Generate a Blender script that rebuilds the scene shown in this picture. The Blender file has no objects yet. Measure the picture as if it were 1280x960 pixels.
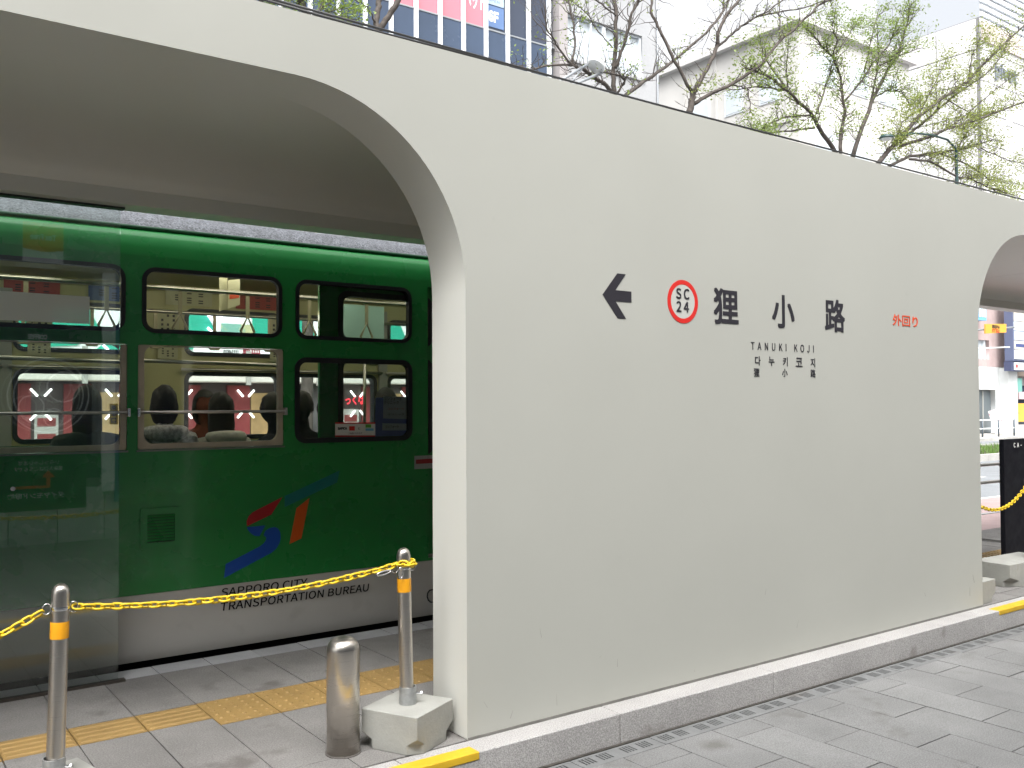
import bpy, bmesh, math, random
from mathutils import Vector, Matrix, noise
R = math.radians
scene = bpy.context.scene
random.seed(7)

# ------------------------------------------------------------------ camera
# X runs along the shelter wall, Y goes across the platform and the street, Z is up
F_PX, VX = 1150.0, 2222.0
TH = math.atan2(VX - 640, F_PX)
PITCH, ROLL = math.atan2(28, F_PX), R(0.3)
FH = Vector((math.cos(TH), math.sin(TH), 0))
R0 = Vector((math.sin(TH), -math.cos(TH), 0))
FWD = FH * math.cos(PITCH) + Vector((0, 0, 1)) * math.sin(PITCH)
U0 = R0.cross(FWD)
RGT = R0 * math.cos(ROLL) - U0 * math.sin(ROLL)
UPV = R0 * math.sin(ROLL) + U0 * math.cos(ROLL)
CAM = Vector((0, 0, 1.6))
cd = bpy.data.cameras.new('camera')
cd.sensor_width = 36.0
cd.lens = 36.0 * F_PX / 1280.0
cd.clip_start, cd.clip_end = 0.05, 2000
cam = bpy.data.objects.new('camera', cd)
scene.collection.objects.link(cam)
m = Matrix.Identity(4)
for i in range(3):
    m[i][0], m[i][1], m[i][2], m[i][3] = RGT[i], UPV[i], -FWD[i], CAM[i]
cam.matrix_world = m
scene.camera = cam

def P(x, y, **k):
    """where the sight line through a photo pixel meets the plane X=, Y= or Z="""
    d = FWD + RGT * ((x - 640) / F_PX) - UPV * ((y - 480) / F_PX)
    (a, c), = k.items()
    i = 'XYZ'.index(a)
    return CAM + d * ((c - CAM[i]) / d[i])

# ------------------------------------------------------------------ light
SUN_EL, SUN_AZ = 58.0, 215.0           # high, behind the camera and to its left, veiled by cloud
world = bpy.data.worlds.new('World')
scene.world = world
world.use_nodes = True
nt = world.node_tree
nt.nodes.clear()
wo = nt.nodes.new('ShaderNodeOutputWorld')
bg = nt.nodes.new('ShaderNodeBackground')
sky = nt.nodes.new('ShaderNodeTexSky')
sky.sky_type = 'NISHITA'
sky.sun_disc = False
sky.sun_elevation = R(SUN_EL)
sky.sun_rotation = R(SUN_AZ)
sky.air_density, sky.dust_density, sky.ozone_density = 1.0, 8.0, 1.0
hsv = nt.nodes.new('ShaderNodeHueSaturation')
hsv.inputs['Saturation'].default_value = 0.10
nt.links.new(sky.outputs[0], hsv.inputs['Color'])
nt.links.new(hsv.outputs[0], bg.inputs[0])
bg.inputs[1].default_value = 0.15
nt.links.new(bg.outputs[0], wo.inputs[0])
sd = bpy.data.lights.new('sun', 'SUN')
sd.energy, sd.angle, sd.color = 0.5, R(25), (1.0, 0.985, 0.96)
sun = bpy.data.objects.new('sun', sd)
scene.collection.objects.link(sun)
az = R(SUN_AZ)
sdir = Vector((math.sin(az) * math.cos(R(SUN_EL)), math.cos(az) * math.cos(R(SUN_EL)), math.sin(R(SUN_EL))))
sun.rotation_euler = sdir.to_track_quat('Z', 'Y').to_euler()
scene.view_settings.view_transform = 'Standard'
scene.view_settings.look = 'None'
scene.view_settings.gamma = 1.0
scene.view_settings.exposure = 1.62
scene.cycles.max_bounces = 10
scene.cycles.transparent_max_bounces = 24
scene.cycles.use_denoising = True
scene.cycles.caustics_reflective = False
scene.cycles.caustics_refractive = False

# ------------------------------------------------------------------ materials
MATS = {}
def mat(name, col, rough=0.6, metal=0.0, var=0.0, vscale=3.0, spk=0.0, sscale=250.0, rnd=0.0, bump=0.0, bscale=60.0,
        spec=0.5, coat=0.0, emit=None, estr=0.0, aniso=None, dirt=None, two=None, twos=2.0, twot=0.5):
    """procedural paint/stone/metal: large blotches (var), fine speckle (spk), per-piece change (rnd), relief (bump)"""
    if name in MATS: return MATS[name]
    M = bpy.data.materials.new(name); MATS[name] = M
    M.use_nodes = True
    t = M.node_tree; N = t.nodes; L = t.links
    b = N['Principled BSDF']
    b.inputs['Roughness'].default_value = rough
    b.inputs['Metallic'].default_value = metal
    b.inputs['Specular IOR Level'].default_value = spec
    b.inputs['Coat Weight'].default_value = coat
    b.inputs['Coat Roughness'].default_value = 0.08
    rgb = N.new('ShaderNodeRGB'); rgb.outputs[0].default_value = (*col, 1)
    cur = rgb.outputs[0]
    geo = N.new('ShaderNodeNewGeometry')
    def nz(scale, detail, vec=None):
        n = N.new('ShaderNodeTexNoise'); n.inputs['Scale'].default_value = scale; n.inputs['Detail'].default_value = detail
        L.new(vec or geo.outputs['Position'], n.inputs['Vector']); return n.outputs['Fac']
    def mul(cur, fac, lo, hi):
        mr = N.new('ShaderNodeMapRange'); mr.inputs[1].default_value = 0.3; mr.inputs[2].default_value = 0.7
        mr.inputs[3].default_value = lo; mr.inputs[4].default_value = hi; L.new(fac, mr.inputs[0])
        mx = N.new('ShaderNodeMix'); mx.data_type = 'RGBA'; mx.blend_type = 'MULTIPLY'; mx.inputs[0].default_value = 1
        L.new(cur, mx.inputs[6]); cb = N.new('ShaderNodeCombineColor')
        for i in range(3): L.new(mr.outputs[0], cb.inputs[i])
        L.new(cb.outputs[0], mx.inputs[7]); return mx.outputs[2]
    if two:
        f = nz(twos, 3)
        mr = N.new('ShaderNodeMapRange'); mr.inputs[1].default_value = twot; mr.inputs[2].default_value = twot + .06; L.new(f, mr.inputs[0])
        mx = N.new('ShaderNodeMix'); mx.data_type = 'RGBA'; L.new(mr.outputs[0], mx.inputs[0]); L.new(cur, mx.inputs[6])
        mx.inputs[7].default_value = (*two, 1); cur = mx.outputs[2]
    if var: cur = mul(cur, nz(vscale, 4), 1 - var, 1 + var)
    if spk: cur = mul(cur, nz(sscale, 2), 1 - spk, 1 + spk)
    if rnd:
        oi = N.new('ShaderNodeObjectInfo')
        mr = N.new('ShaderNodeMapRange'); mr.inputs[3].default_value = 1 - rnd; mr.inputs[4].default_value = 1 + rnd
        L.new(oi.outputs['Random'], mr.inputs[0])
        mx = N.new('ShaderNodeMix'); mx.data_type = 'RGBA'; mx.blend_type = 'MULTIPLY'; mx.inputs[0].default_value = 1
        L.new(cur, mx.inputs[6]); cb = N.new('ShaderNodeCombineColor')
        for i in range(3): L.new(mr.outputs[0], cb.inputs[i])
        L.new(cb.outputs[0], mx.inputs[7]); cur = mx.outputs[2]
    if dirt:                            # (colour, scale, threshold) stains with a shape of their own
        dc, ds, dt = dirt
        f = nz(ds, 6)
        mr = N.new('ShaderNodeMapRange'); mr.inputs[1].default_value = dt; mr.inputs[2].default_value = dt + .12; mr.inputs[4].default_value = .75
        L.new(f, mr.inputs[0])
        mx = N.new('ShaderNodeMix'); mx.data_type = 'RGBA'; L.new(mr.outputs[0], mx.inputs[0]); L.new(cur, mx.inputs[6])
        mx.inputs[7].default_value = (*dc, 1); cur = mx.outputs[2]
    L.new(cur, b.inputs['Base Color'])
    if bump:
        bp = N.new('ShaderNodeBump'); bp.inputs['Strength'].default_value = bump; bp.inputs['Distance'].default_value = 0.004
        L.new(nz(bscale, 5), bp.inputs['Height']); L.new(bp.outputs[0], b.inputs['Normal'])
    if var:
        mr = N.new('ShaderNodeMapRange'); mr.inputs[1].default_value = .3; mr.inputs[2].default_value = .7
        mr.inputs[3].default_value = max(.03, rough * .85); mr.inputs[4].default_value = min(1, rough * 1.15)
        L.new(nz(vscale * 2.3, 4), mr.inputs[0]); L.new(mr.outputs[0], b.inputs['Roughness'])
    if emit:
        b.inputs['Emission Color'].default_value = (*emit, 1); b.inputs['Emission Strength'].default_value = estr
    return M

def glass_mat(name, tint, refl=1.0, ior=1.5, rough=0.0):
    """a thin pane: fresnel mix of mirror and clear tinted transmission"""
    if name in MATS: return MATS[name]
    M = bpy.data.materials.new(name); MATS[name] = M
    M.use_nodes = True; t = M.node_tree; N = t.nodes; L = t.links; N.clear()
    o = N.new('ShaderNodeOutputMaterial'); mx = N.new('ShaderNodeMixShader'); tr = N.new('ShaderNodeBsdfTransparent')
    gl = N.new('ShaderNodeBsdfGlossy'); fr = N.new('ShaderNodeFresnel'); fr.inputs['IOR'].default_value = ior
    tr.inputs[0].default_value = (*tint, 1); gl.inputs['Roughness'].default_value = rough
    gl.inputs['Color'].default_value = (refl, refl, refl, 1)
    # back faces see the inverse index; use the same curve for both sides
    g = N.new('ShaderNodeNewGeometry'); mm = N.new('ShaderNodeMix'); mm.data_type = 'FLOAT'
    L.new(g.outputs['Backfacing'], mm.inputs[0]); mm.inputs[2].default_value = ior; mm.inputs[3].default_value = ior
    L.new(mm.outputs[0], fr.inputs['IOR'])
    L.new(fr.outputs[0], mx.inputs[0]); L.new(tr.outputs[0], mx.inputs[1]); L.new(gl.outputs[0], mx.inputs[2]); L.new(mx.outputs[0], o.inputs[0])
    return M

def brushed(name, col, rough=.28):
    if name in MATS: return MATS[name]
    M = mat(name, col, rough, 1.0)
    t = M.node_tree; N = t.nodes; L = t.links; b = N['Principled BSDF']
    tc = N.new('ShaderNodeTexCoord'); mp = N.new('ShaderNodeMapping'); mp.inputs['Scale'].default_value = (4, 4, 900)
    L.new(tc.outputs['Object'], mp.inputs[0])
    n = N.new('ShaderNodeTexNoise'); n.inputs['Scale'].default_value = 1; n.inputs['Detail'].default_value = 3; L.new(mp.outputs[0], n.inputs['Vector'])
    mr = N.new('ShaderNodeMapRange'); mr.inputs[3].default_value = rough * .6; mr.inputs[4].default_value = rough * 1.5; L.new(n.outputs[0], mr.inputs[0])
    L.new(mr.outputs[0], b.inputs['Roughness'])
    bp = N.new('ShaderNodeBump'); bp.inputs['Strength'].default_value = .08; bp.inputs['Distance'].default_value = .001
    L.new(n.outputs[0], bp.inputs['Height']); L.new(bp.outputs[0], b.inputs['Normal'])
    b.inputs['Anisotropic'].default_value = .5
    return M

WALL = mat('shelter_paint', (.385, .386, .35), .42, var=.025, vscale=1.3, bump=.06, bscale=14, dirt=((.345, .345, .312), 5.5, .69))
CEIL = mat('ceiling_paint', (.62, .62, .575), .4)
INK = mat('dark_ink', (.022, .02, .026), .5)
REDINK = mat('red_ink', (.55, .02, .015), .5)
ORINK = mat('orange_ink', (.62, .07, .02), .5)
GRANITE = mat('granite_kerb', (.335, .325, .316), .8, var=.10, vscale=3, spk=.34, sscale=170, rnd=.05, bump=.5, bscale=150, dirt=((.16, .145, .13), 5, .64))
PAVER = mat('grey_paver', (.172, .172, .170), .75, var=.13, vscale=2.2, spk=.34, sscale=170, rnd=.07, bump=.35, bscale=220, dirt=((.095, .09, .082), 3.6, .61))
PPAVER = mat('platform_paver', (.17, .163, .155), .8, var=.16, vscale=3, spk=.3, sscale=160, rnd=.06, bump=.4, bscale=160, dirt=((.095, .085, .078), 4.3, .60))
PEDGE = mat('platform_edge_stone', (.33, .335, .345), .75, var=.12, vscale=4, spk=.15, rnd=.05, bump=.3)
JOINT = mat('joint_mortar', (.055, .052, .047), .95, var=.2, vscale=12)
TACT = mat('tactile_yellow', (.265, .168, .055), .7, var=.10, vscale=6, spk=.1, rnd=.05, bump=.2, dirt=((.25, .15, .05), 9, .66))
YPAINT = mat('yellow_road_paint', (.56, .35, .015), .55, var=.08, vscale=9, dirt=((.42, .30, .06), 14, .66))
DRAIN = mat('drain_concrete', (.15, .153, .153), .8, var=.12, vscale=6, spk=.12, rnd=.05, dirt=((.12, .11, .10), 6, .6))
SLOTSHADE = mat('slot_shade', (.02, .02, .02), .9)
STEEL = brushed('brushed_steel', (.60, .56, .51), .30)
GALV = mat('galvanised_steel', (.45, .46, .46), .5, .85, var=.15, vscale=40)
CHROME = mat('bright_steel', (.75, .75, .75), .18, 1.0)
BAND = mat('amber_tape', (.72, .32, .008), .45, var=.05, vscale=30)
CHAINY = mat('yellow_plastic', (.66, .455, .015), .45, var=.12, vscale=20)
CONC = mat('precast_concrete', (.30, .30, .275), .85, var=.08, vscale=8, spk=.05, bump=.3, bscale=60, dirt=((.20, .17, .13), 7, .64))
GREEN = mat('tram_green', (.015, .225, .048), .28, var=.03, vscale=2.0, coat=.35, dirt=((.016, .17, .05), 2.5, .66))
GREEND = mat('tram_dark_green', (.004, .055, .018), .4)
SKIRT = mat('tram_grey', (.54, .525, .49), .42, var=.05, vscale=3, dirt=((.46, .445, .41), 4, .62))
ROOFG = mat('tram_roof_grit', (.075, .08, .09), .6, var=.25, vscale=14, spk=.8, sscale=90, bump=1.0, bscale=90)
RUBBER = mat('black_rubber', (.008, .009, .013), .45)
SASH = mat('sash_bronze', (.46, .40, .31), .42, .15, var=.16, vscale=9)
CREAM = mat('interior_cream', (.46, .43, .22), .5, var=.04)
GREYIN = mat('interior_grey', (.33, .33, .31), .5)
FLOORIN = mat('interior_floor', (.08, .08, .08), .7)
SEATM = mat('seat_moquette', (.03, .09, .05), .9, var=.2, vscale=40)
TGLASS = glass_mat('tram_glass', (.92, .945, .93), .8)
SGLASS = glass_mat('screen_glass', (.93, .97, .95), 1.0, 1.6)
BGLASS = glass_mat('shop_glass', (.55, .6, .6), .9, 1.5)
PAPER = mat('paper_white', (.72, .72, .68), .7, var=.03)
DARKV = mat('under_black', (.006, .006, .007), .8)
STRAP = mat('strap_beige', (.42, .36, .24), .5)

# ------------------------------------------------------------------ mesh helpers
COL = scene.collection
ORG = {}
class MB:
    def __init__(s): s.v, s.f = [], []
    def add(s, v, f):
        o = len(s.v); s.v += [Vector(p) for p in v]; s.f += [[i + o for i in q] for q in f]; return s
    def box(s, x0, x1, y0, y1, z0, z1):
        return s.add([(x0, y0, z0), (x1, y0, z0), (x1, y1, z0), (x0, y1, z0), (x0, y0, z1), (x1, y0, z1), (x1, y1, z1), (x0, y1, z1)],
                     [(0, 3, 2, 1), (4, 5, 6, 7), (0, 1, 5, 4), (1, 2, 6, 5), (2, 3, 7, 6), (3, 0, 4, 7)])
    def prism(s, poly, d):
        """closed polygon of 3-D points swept along the vector d"""
        n = len(poly); d = Vector(d)
        return s.add([Vector(p) for p in poly] + [Vector(p) + d for p in poly],
                     [list(range(n))[::-1], list(range(n, 2 * n))] + [(i, (i + 1) % n, n + (i + 1) % n, n + i) for i in range(n)])
    def tube(s, pts, rad, n=8, cap=True, closed=False):
        pts = [Vector(p) for p in pts]; k = len(pts)
        if not hasattr(rad, '__len__'): rad = [rad] * k
        o = len(s.v); prev = None
        for i, p in enumerate(pts):
            a = pts[(i - 1) % k] if (closed or i) else p; b = pts[(i + 1) % k] if (closed or i < k - 1) else p
            t = (b - a).normalized()
            if prev is None: u = t.orthogonal().normalized()
            else:
                u = (prev - t * prev.dot(t))
                u = u.normalized() if u.length > 1e-6 else t.orthogonal().normalized()
            prev = u; w = t.cross(u)
            for j in range(n):
                an = 2 * math.pi * j / n
                s.v.append(p + (u * math.cos(an) + w * math.sin(an)) * rad[i])
        for i in range(k if closed else k - 1):
            i2 = (i + 1) % k
            for j in range(n):
                s.f.append([o + i * n + j, o + i * n + (j + 1) % n, o + i2 * n + (j + 1) % n, o + i2 * n + j])
        if cap and not closed:
            s.f.append([o + j for j in range(n)][::-1]); s.f.append([o + (k - 1) * n + j for j in range(n)])
        return s
    def lathe(s, prof, c=(0, 0, 0), n=24):
        """profile of (radius, z) turned about the vertical through c"""
        o = len(s.v); c = Vector(c)
        for r_, z in prof:
            for j in range(n):
                a = 2 * math.pi * j / n
                s.v.append(c + Vector((r_ * math.cos(a), r_ * math.sin(a), z)))
        for i in range(len(prof) - 1):
            for j in range(n):
                s.f.append([o + i * n + j, o + i * n + (j + 1) % n, o + (i + 1) * n + (j + 1) % n, o + (i + 1) * n + j])
        s.f.append([o + j for j in range(n)][::-1]); s.f.append([o + (len(prof) - 1) * n + j for j in range(n)])
        return s
    def ball(s, c, r_, n=12, sc=(1, 1, 1)):
        prof = [(max(1e-4, math.sin(math.pi * i / n)) * r_, -math.cos(math.pi * i / n) * r_) for i in range(n + 1)]
        o = len(s.v); s.lathe(prof, (0, 0, 0), n + 4)
        for i in range(o, len(s.v)):
            q = s.v[i]; s.v[i] = Vector((q.x * sc[0], q.y * sc[1], q.z * sc[2])) + Vector(c)
        return s
    def xf(s, M):
        s.v = [M @ p for p in s.v]; return s
    def mesh(s, name, m, org=(0, 0, 0), smooth=False):
        me = bpy.data.meshes.new(name); o = Vector(org)
        me.from_pydata([tuple(p - o) for p in s.v], [], s.f)
        if m: me.materials.append(m)
        if smooth: me.polygons.foreach_set('use_smooth', [True] * len(me.polygons))
        me.update(); return me
    def build(s, name, m, parent=None, smooth=False, bevel=0, kind=None, auto=None):
        me = s.mesh(name, m, ORG.get(parent.name, (0, 0, 0)) if parent else (0, 0, 0), smooth)
        return link(name, me, parent, bevel, kind, auto)

def link(name, me, parent=None, bevel=0, kind=None, auto=None, loc=None):
    o = bpy.data.objects.new(name, me); COL.objects.link(o)
    if parent:
        o.parent = parent; ORG[o.name] = ORG.get(parent.name, Vector((0, 0, 0)))
    if loc: o.location = loc
    if bevel:
        b = o.modifiers.new('bevel', 'BEVEL'); b.width = bevel; b.segments = 2; b.limit_method = 'ANGLE'; b.angle_limit = R(40)
        me.polygons.foreach_set('use_smooth', [True] * len(me.polygons))
        w = o.modifiers.new('wn', 'WEIGHTED_NORMAL'); w.keep_sharp = True
    if auto:
        try: me.set_sharp_from_angle(angle=R(auto))
        except Exception: pass
    if kind: o['kind'] = kind
    return o

def tag(o, label, cat, group=None):
    o['label'] = label; o['category'] = cat
    if group: o['group'] = group
    return o
def thing(name, loc, label, cat, group=None):
    o = bpy.data.objects.new(name, None); COL.objects.link(o); o.location = loc; o.empty_display_size = .1
    ORG[o.name] = Vector(loc); return tag(o, label, cat, group)
def copy_tree(o, parent=None):
    c = o.copy(); COL.objects.link(c); c.parent = parent
    for ch in o.children: copy_tree(ch, c)
    return c
def struct(name, mb, m, **k): return mb.build(name, m, None, kind='structure', **k)

def rrect(x0, x1, z0, z1, r_, n=6):
    pts = []
    for cx, cz, a0 in ((x1 - r_, z1 - r_, 0), (x0 + r_, z1 - r_, 90), (x0 + r_, z0 + r_, 180), (x1 - r_, z0 + r_, 270)):
        for i in range(n + 1):
            a = R(a0 + 90 * i / n); pts.append((cx + r_ * math.cos(a), cz + r_ * math.sin(a)))
    return pts
def eval_mesh(ob):
    dg = bpy.context.evaluated_depsgraph_get()
    e = ob.evaluated_get(dg); me = bpy.data.meshes.new_from_object(e)
    return me
def fill2d(loops, thick):
    """flat sheet in its own XY plane from closed loops (inner loops become holes)"""
    c = bpy.data.curves.new('tmp', 'CURVE'); c.dimensions = '2D'; c.fill_mode = 'BOTH'; c.extrude = thick / 2
    for l in loops:
        sp = c.splines.new('POLY'); sp.points.add(len(l) - 1); sp.use_cyclic_u = True
        for i, (x, y) in enumerate(l): sp.points[i].co = (x, y, 0, 1)
    ob = bpy.data.objects.new('tmp', c); COL.objects.link(ob)
    me = eval_mesh(ob); bpy.data.objects.remove(ob); bpy.data.curves.remove(c); return me
def sheet(name, loops, y0, y1, m, parent, axis='Y', bevel=0, kind=None):
    """upright sheet: loops are (x, z) pairs, from y0 (front) to y1"""
    me = fill2d(loops, abs(y1 - y0)); mid = (y0 + y1) / 2; o = ORG.get(parent.name, Vector((0, 0, 0))) if parent else Vector((0, 0, 0))
    for v in me.vertices:
        x, z, d = v.co; v.co = Vector((x, mid - d, z)) - o
    me.name = name; me.materials.clear(); me.materials.append(m)
    return link(name, me, parent, bevel, kind)
TXT = {}
try: SANS = bpy.data.fonts.load(bpy.utils.system_resource('DATAFILES', path='fonts') + '/Noto Sans CJK Regular.woff2')
except Exception: SANS = None
def text(name, s, h, org, m, parent, xd=(1, 0, 0), up=(0, 0, 1), bold=0.0, depth=.001, width=None, align='CENTER', space=1.0, kind=None, shear=0.0, fat=0.0):
    """flat lettering of cap height about h, its middle at org; stretched to width when given"""
    key = (s, bold, space, shear)
    if key not in TXT:
        c = bpy.data.curves.new('tmp', 'FONT'); c.body = s; c.size = 1.0; c.extrude = .004; c.offset = bold; c.resolution_u = 4
        c.space_character = space; c.shear = shear
        if SANS and all(ord(q) < 128 for q in s): c.font = SANS
        ob = bpy.data.objects.new('tmp', c); COL.objects.link(ob); me = eval_mesh(ob); bpy.data.objects.remove(ob); bpy.data.curves.remove(c)
        TXT[key] = ([v.co.copy() for v in me.vertices], [list(p.vertices) for p in me.polygons]); bpy.data.meshes.remove(me)
    vs, fs = TXT[key]
    if not vs: return None
    xs = [v.x for v in vs]; ys = [v.y for v in vs]
    cx, cy, w, hh = (min(xs) + max(xs)) / 2, (min(ys) + max(ys)) / 2, max(xs) - min(xs), max(ys) - min(ys)
    sy = h / hh; sx = (width / w) if width else sy
    X, Z = Vector(xd).normalized(), Vector(up).normalized(); N = X.cross(Z)
    mb = MB()
    for k, (ox, oz) in enumerate(((0, 0), (-1, -1), (1, 1), (-1, 1), (1, -1)) if fat else ((0, 0),)):
        mb.add([Vector(org) + X * ((v.x - cx) * sx + ox * fat) + Z * ((v.y - cy) * sy + oz * fat) + N * (v.z / .004 * depth / 2 + k * .00012) for v in vs], fs)
    return mb.build(name, m, parent, kind=kind)

# ------------------------------------------------------------------ ground
SW, PL = .065, .2                       # pavement and platform heights
g = MB().add([(-300, -60, -.06), (700, -60, -.06), (700, 600, -.06), (-300, 600, -.06)], [(0, 1, 2, 3)])
ASPH = mat('asphalt', (.17, .18, .19), .85, var=.12, vscale=.9, spk=.25, sscale=90, bump=.3, bscale=80)
struct('ground', g, ASPH)
PINKR = mat('pink_track_paving', (.30, .22, .215), .85, var=.12, vscale=2, spk=.2)
struct('tram_track_bed', MB().box(-30, 60, 5.24, 8.05, -.055, -.02), PINKR)
trk = struct('tram_track', MB().box(-30, 60, 5.95, 5.99, -.021, -.012), GALV)
for y in (5.79, 6.86): MB().box(-30, 60, y, y + .06, -.02, -.008).build('rail', GALV, trk)
WHITEP = mat('white_road_paint', (.70, .70, .68), .7, var=.1, vscale=5)
struct('lane_line', MB().box(-30, 90, 8.12, 8.27, -.056, -.052), WHITEP)
for yy in (10.6, 18.6):
    for k in range(12): MB().box(-20 + k * 9, -15 + k * 9, yy, yy + .12, -.056, -.052).build('lane_line', WHITEP, None, kind='structure')

# pavement: base sheet with the joints showing, pavers on top
pav = struct('pavement', MB().box(-30, 60, -1.6, 3.13, -.05, SW - .012), JOINT)
ph, pw, gap = .558, .2835, .0055
full = MB().box(-pw / 2 + gap / 2, pw / 2 - gap / 2, -ph / 2 + gap / 2, ph / 2 - gap / 2, -.03, 0).mesh('paver', PAVER)
cut = {}
def pave(parent, x, y0, y1, z, w, m, name='paver'):
    key = (round(y1 - y0, 3), round(w, 4), m.name)
    if key not in cut: cut[key] = MB().box(-w / 2 + gap / 2, w / 2 - gap / 2, -(y1 - y0) / 2 + gap / 2, (y1 - y0) / 2 - gap / 2, -.03, 0).mesh(name, m)
    o = link(name, cut[key], parent)
    o.location = (x, (y0 + y1) / 2, z + random.uniform(-.0012, .0012)); o.rotation_euler = (random.uniform(-.0012, .0012), random.uniform(-.002, .002), 0)
    return o
npv = 0
for k in range(-14, 22):
    x = 3.335 + pw * (k + .5)
    y = 3.0; first = .142 if k % 2 == 0 else .418
    while y > -1.55:
        l = first if first else ph; first = None
        y0 = max(-1.56, y - l)
        vis = x * .809 - (y + y0) / 2 * .588 > -1.2
        if vis: pave(pav, x, y0, y, SW, pw, PAVER); npv += 1
        y = y0
MB().box(-30, 3.335 - 14 * pw - .004, -1.56, 2.998, SW - .02, SW).build('plain_paving', PAVER, pav)
MB().box(3.335 + 22 * pw + .004, 60, -1.56, 2.998, SW - .02, SW).build('plain_paving', PAVER, pav)

# drain with slotted covers along the kerb
dr = struct('drain_channel', MB().box(-30, 60, 3.0, 3.13, -.04, SW - .009), SLOTSHADE)  # black fill close under the covers paints in the shade of the slots
def drain_cover():
    mb = MB(); Lc = .476; xs = [0]
    sl = []
    for g0 in (.030, .128, .268, .366):
        for i in range(4): sl.append((g0 + i * .0175, g0 + i * .0175 + .0108))
    e = [0.002] + [v for a in sl for v in a] + [Lc - .002]
    y0, ya, yb, y1 = 0.003, .032, .096, .127
    mb.box(e[0], e[-1], y0, ya, -.035, 0).box(e[0], e[-1], yb, y1, -.035, 0)
    for i in range(0, len(e), 2): mb.box(e[i], e[i + 1], ya, yb, -.035, -.0005)
    return mb.mesh('drain_cover', DRAIN)
dcm = drain_cover()
for k in range(-6, 16):
    o = link('drain_cover', dcm, dr); o.location = (2.56 + k * .476, 3.0, SW - .002 + random.uniform(-.001, .001))
MB().box(-3, 12, 3.112, 3.127, SW - .02, SW + .0035).build('kerb_grime', mat('grime', (.045, .04, .034), .95, var=.4, vscale=18), dr)
# kerb stones
kb = struct('kerb', MB().box(-30, 60, 3.17, 3.262, -.05, PL - .02), JOINT)
for k in range(-6, 12):
    x0 = 2.874 + k * 1.088
    MB().box(x0 + .002, x0 + 1.086, 3.128, 3.262, -.04, PL).build('kerb_stone', GRANITE, kb, bevel=.005)
for a, b in ((-3.5, 2.10), (6.335, 10.7)):
    MB().box(a, b, 3.1245, 3.2, PL - .030, PL + .003).build('yellow_edge_line', YPAINT, kb, bevel=.004)

# platform
plf = struct('platform', MB().box(-30, 60, 3.262, 5.19, -.05, PL - .012), JOINT)
pp = .2785
for k in range(-12, 34):
    x = 1.085 + pp * (k + .5)
    vis = -2.2 < x < 9.5
    if not vis: continue
    bars = k < 1
    t0, t1 = (4.186, 4.432) if bars else (4.078, 4.438)
    pave(plf, x, 3.266, 3.42, PL, pp, PPAVER)
    pave(plf, x, 3.42, t0, PL, pp, PPAVER)
    pave(plf, x, t1, 5.05, PL, pp, PPAVER)
    pave(plf, x, 5.05, 5.222, PL, pp, PEDGE, 'edge_stone')
for a, b in ((-30, 1.085 - 12 * pp), (1.085 + 31 * pp - .1, 60)):
    MB().box(a, b, 3.266, 5.222, PL - .02, PL - .001).build('plain_paving', PPAVER, plf)
def tact_bar():
    w, d = pp - gap, .246 - gap; mb = MB().box(-w / 2, w / 2, -d / 2, d / 2, -.03, 0)
    for i in range(4):
        y = -d / 2 + .035 + i * (d - .07) / 3
        mb.add([(-w / 2 + .006, y - .017, 0), (w / 2 - .006, y - .017, 0), (w / 2 - .006, y + .017, 0), (-w / 2 + .006, y + .017, 0),
                (-w / 2 + .012, y - .011, .005), (w / 2 - .012, y - .011, .005), (w / 2 - .012, y + .011, .005), (-w / 2 + .012, y + .011, .005)],
               [(0, 1, 5, 4), (1, 2, 6, 5), (2, 3, 7, 6), (3, 0, 4, 7), (4, 5, 6, 7)])
    return mb.mesh('tactile_bar_tile', TACT)
def tact_dot():
    w, d = pp - gap, .36 - gap; mb = MB().box(-w / 2, w / 2, -d / 2, d / 2, -.03, 0)
    for i in range(5):
        for j in range(6):
            mb.lathe([(.012, 0), (.0085, .004), (.006, .005)], (-w / 2 + .03 + i * (w - .06) / 4, -d / 2 + .03 + j * (d - .06) / 5, 0), 8)
    return mb.mesh('tactile_dot_tile', TACT)
tb, td = tact_bar(), tact_dot()
for k in range(-12, 34):
    x = 1.085 + pp * (k + .5)
    if not -2.2 < x < 9.5: continue
    if k < 1: o = link('tactile_bar_tile', tb, plf); o.location = (x, 4.309, PL)
    else: o = link('tactile_dot_tile', td, plf); o.location = (x, 4.258, PL)

# ------------------------------------------------------------------ shelter
YW, YB = 3.263, 3.537
XL, XR, ZT, ZO, RA = 2.131, 6.385, 3.10, 2.857, .765
sh = thing('tram_shelter', (4.26, 3.4, PL), 'cream painted tram stop shelter wall with rounded openings and station name', 'shelter')
def arch_loop():
    def cor(cx, a0, a1): return [(cx + RA * math.cos(R(a0 + (a1 - a0) * i / 20)), ZO - RA + RA * math.sin(R(a0 + (a1 - a0) * i / 20))) for i in range(21)]
    W = XR - XL; OP = 4.25
    l = [(XL - 2 * OP, PL), (XL - 2 * OP, ZT), (XR + 2 * OP, ZT), (XR + 2 * OP, PL)]
    l += [(XR + OP, PL)] + cor(XR + OP - RA, 0, 90) + cor(XR + RA, 90, 180) + [(XR, PL)]
    l += [(XL, PL)] + cor(XL - RA, 0, 90) + cor(XL - OP + RA, 90, 180) + [(XL - OP, PL)]
    return l
wl = sheet('wall', [arch_loop()], YW, YB, WALL, sh, bevel=.006)
wl.data.materials.append(CEIL)            # reveals of the openings get the lighter ceiling paint, painting in bounced light
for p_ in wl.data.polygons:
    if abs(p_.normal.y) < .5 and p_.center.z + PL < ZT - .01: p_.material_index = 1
MB().box(XL + .004, XR - .004, YW - .004, YW + .02, PL, PL + .011).build('base_seal', mat('sealant', (.16, .155, .14), .8, var=.2, vscale=14), sh)
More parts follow.
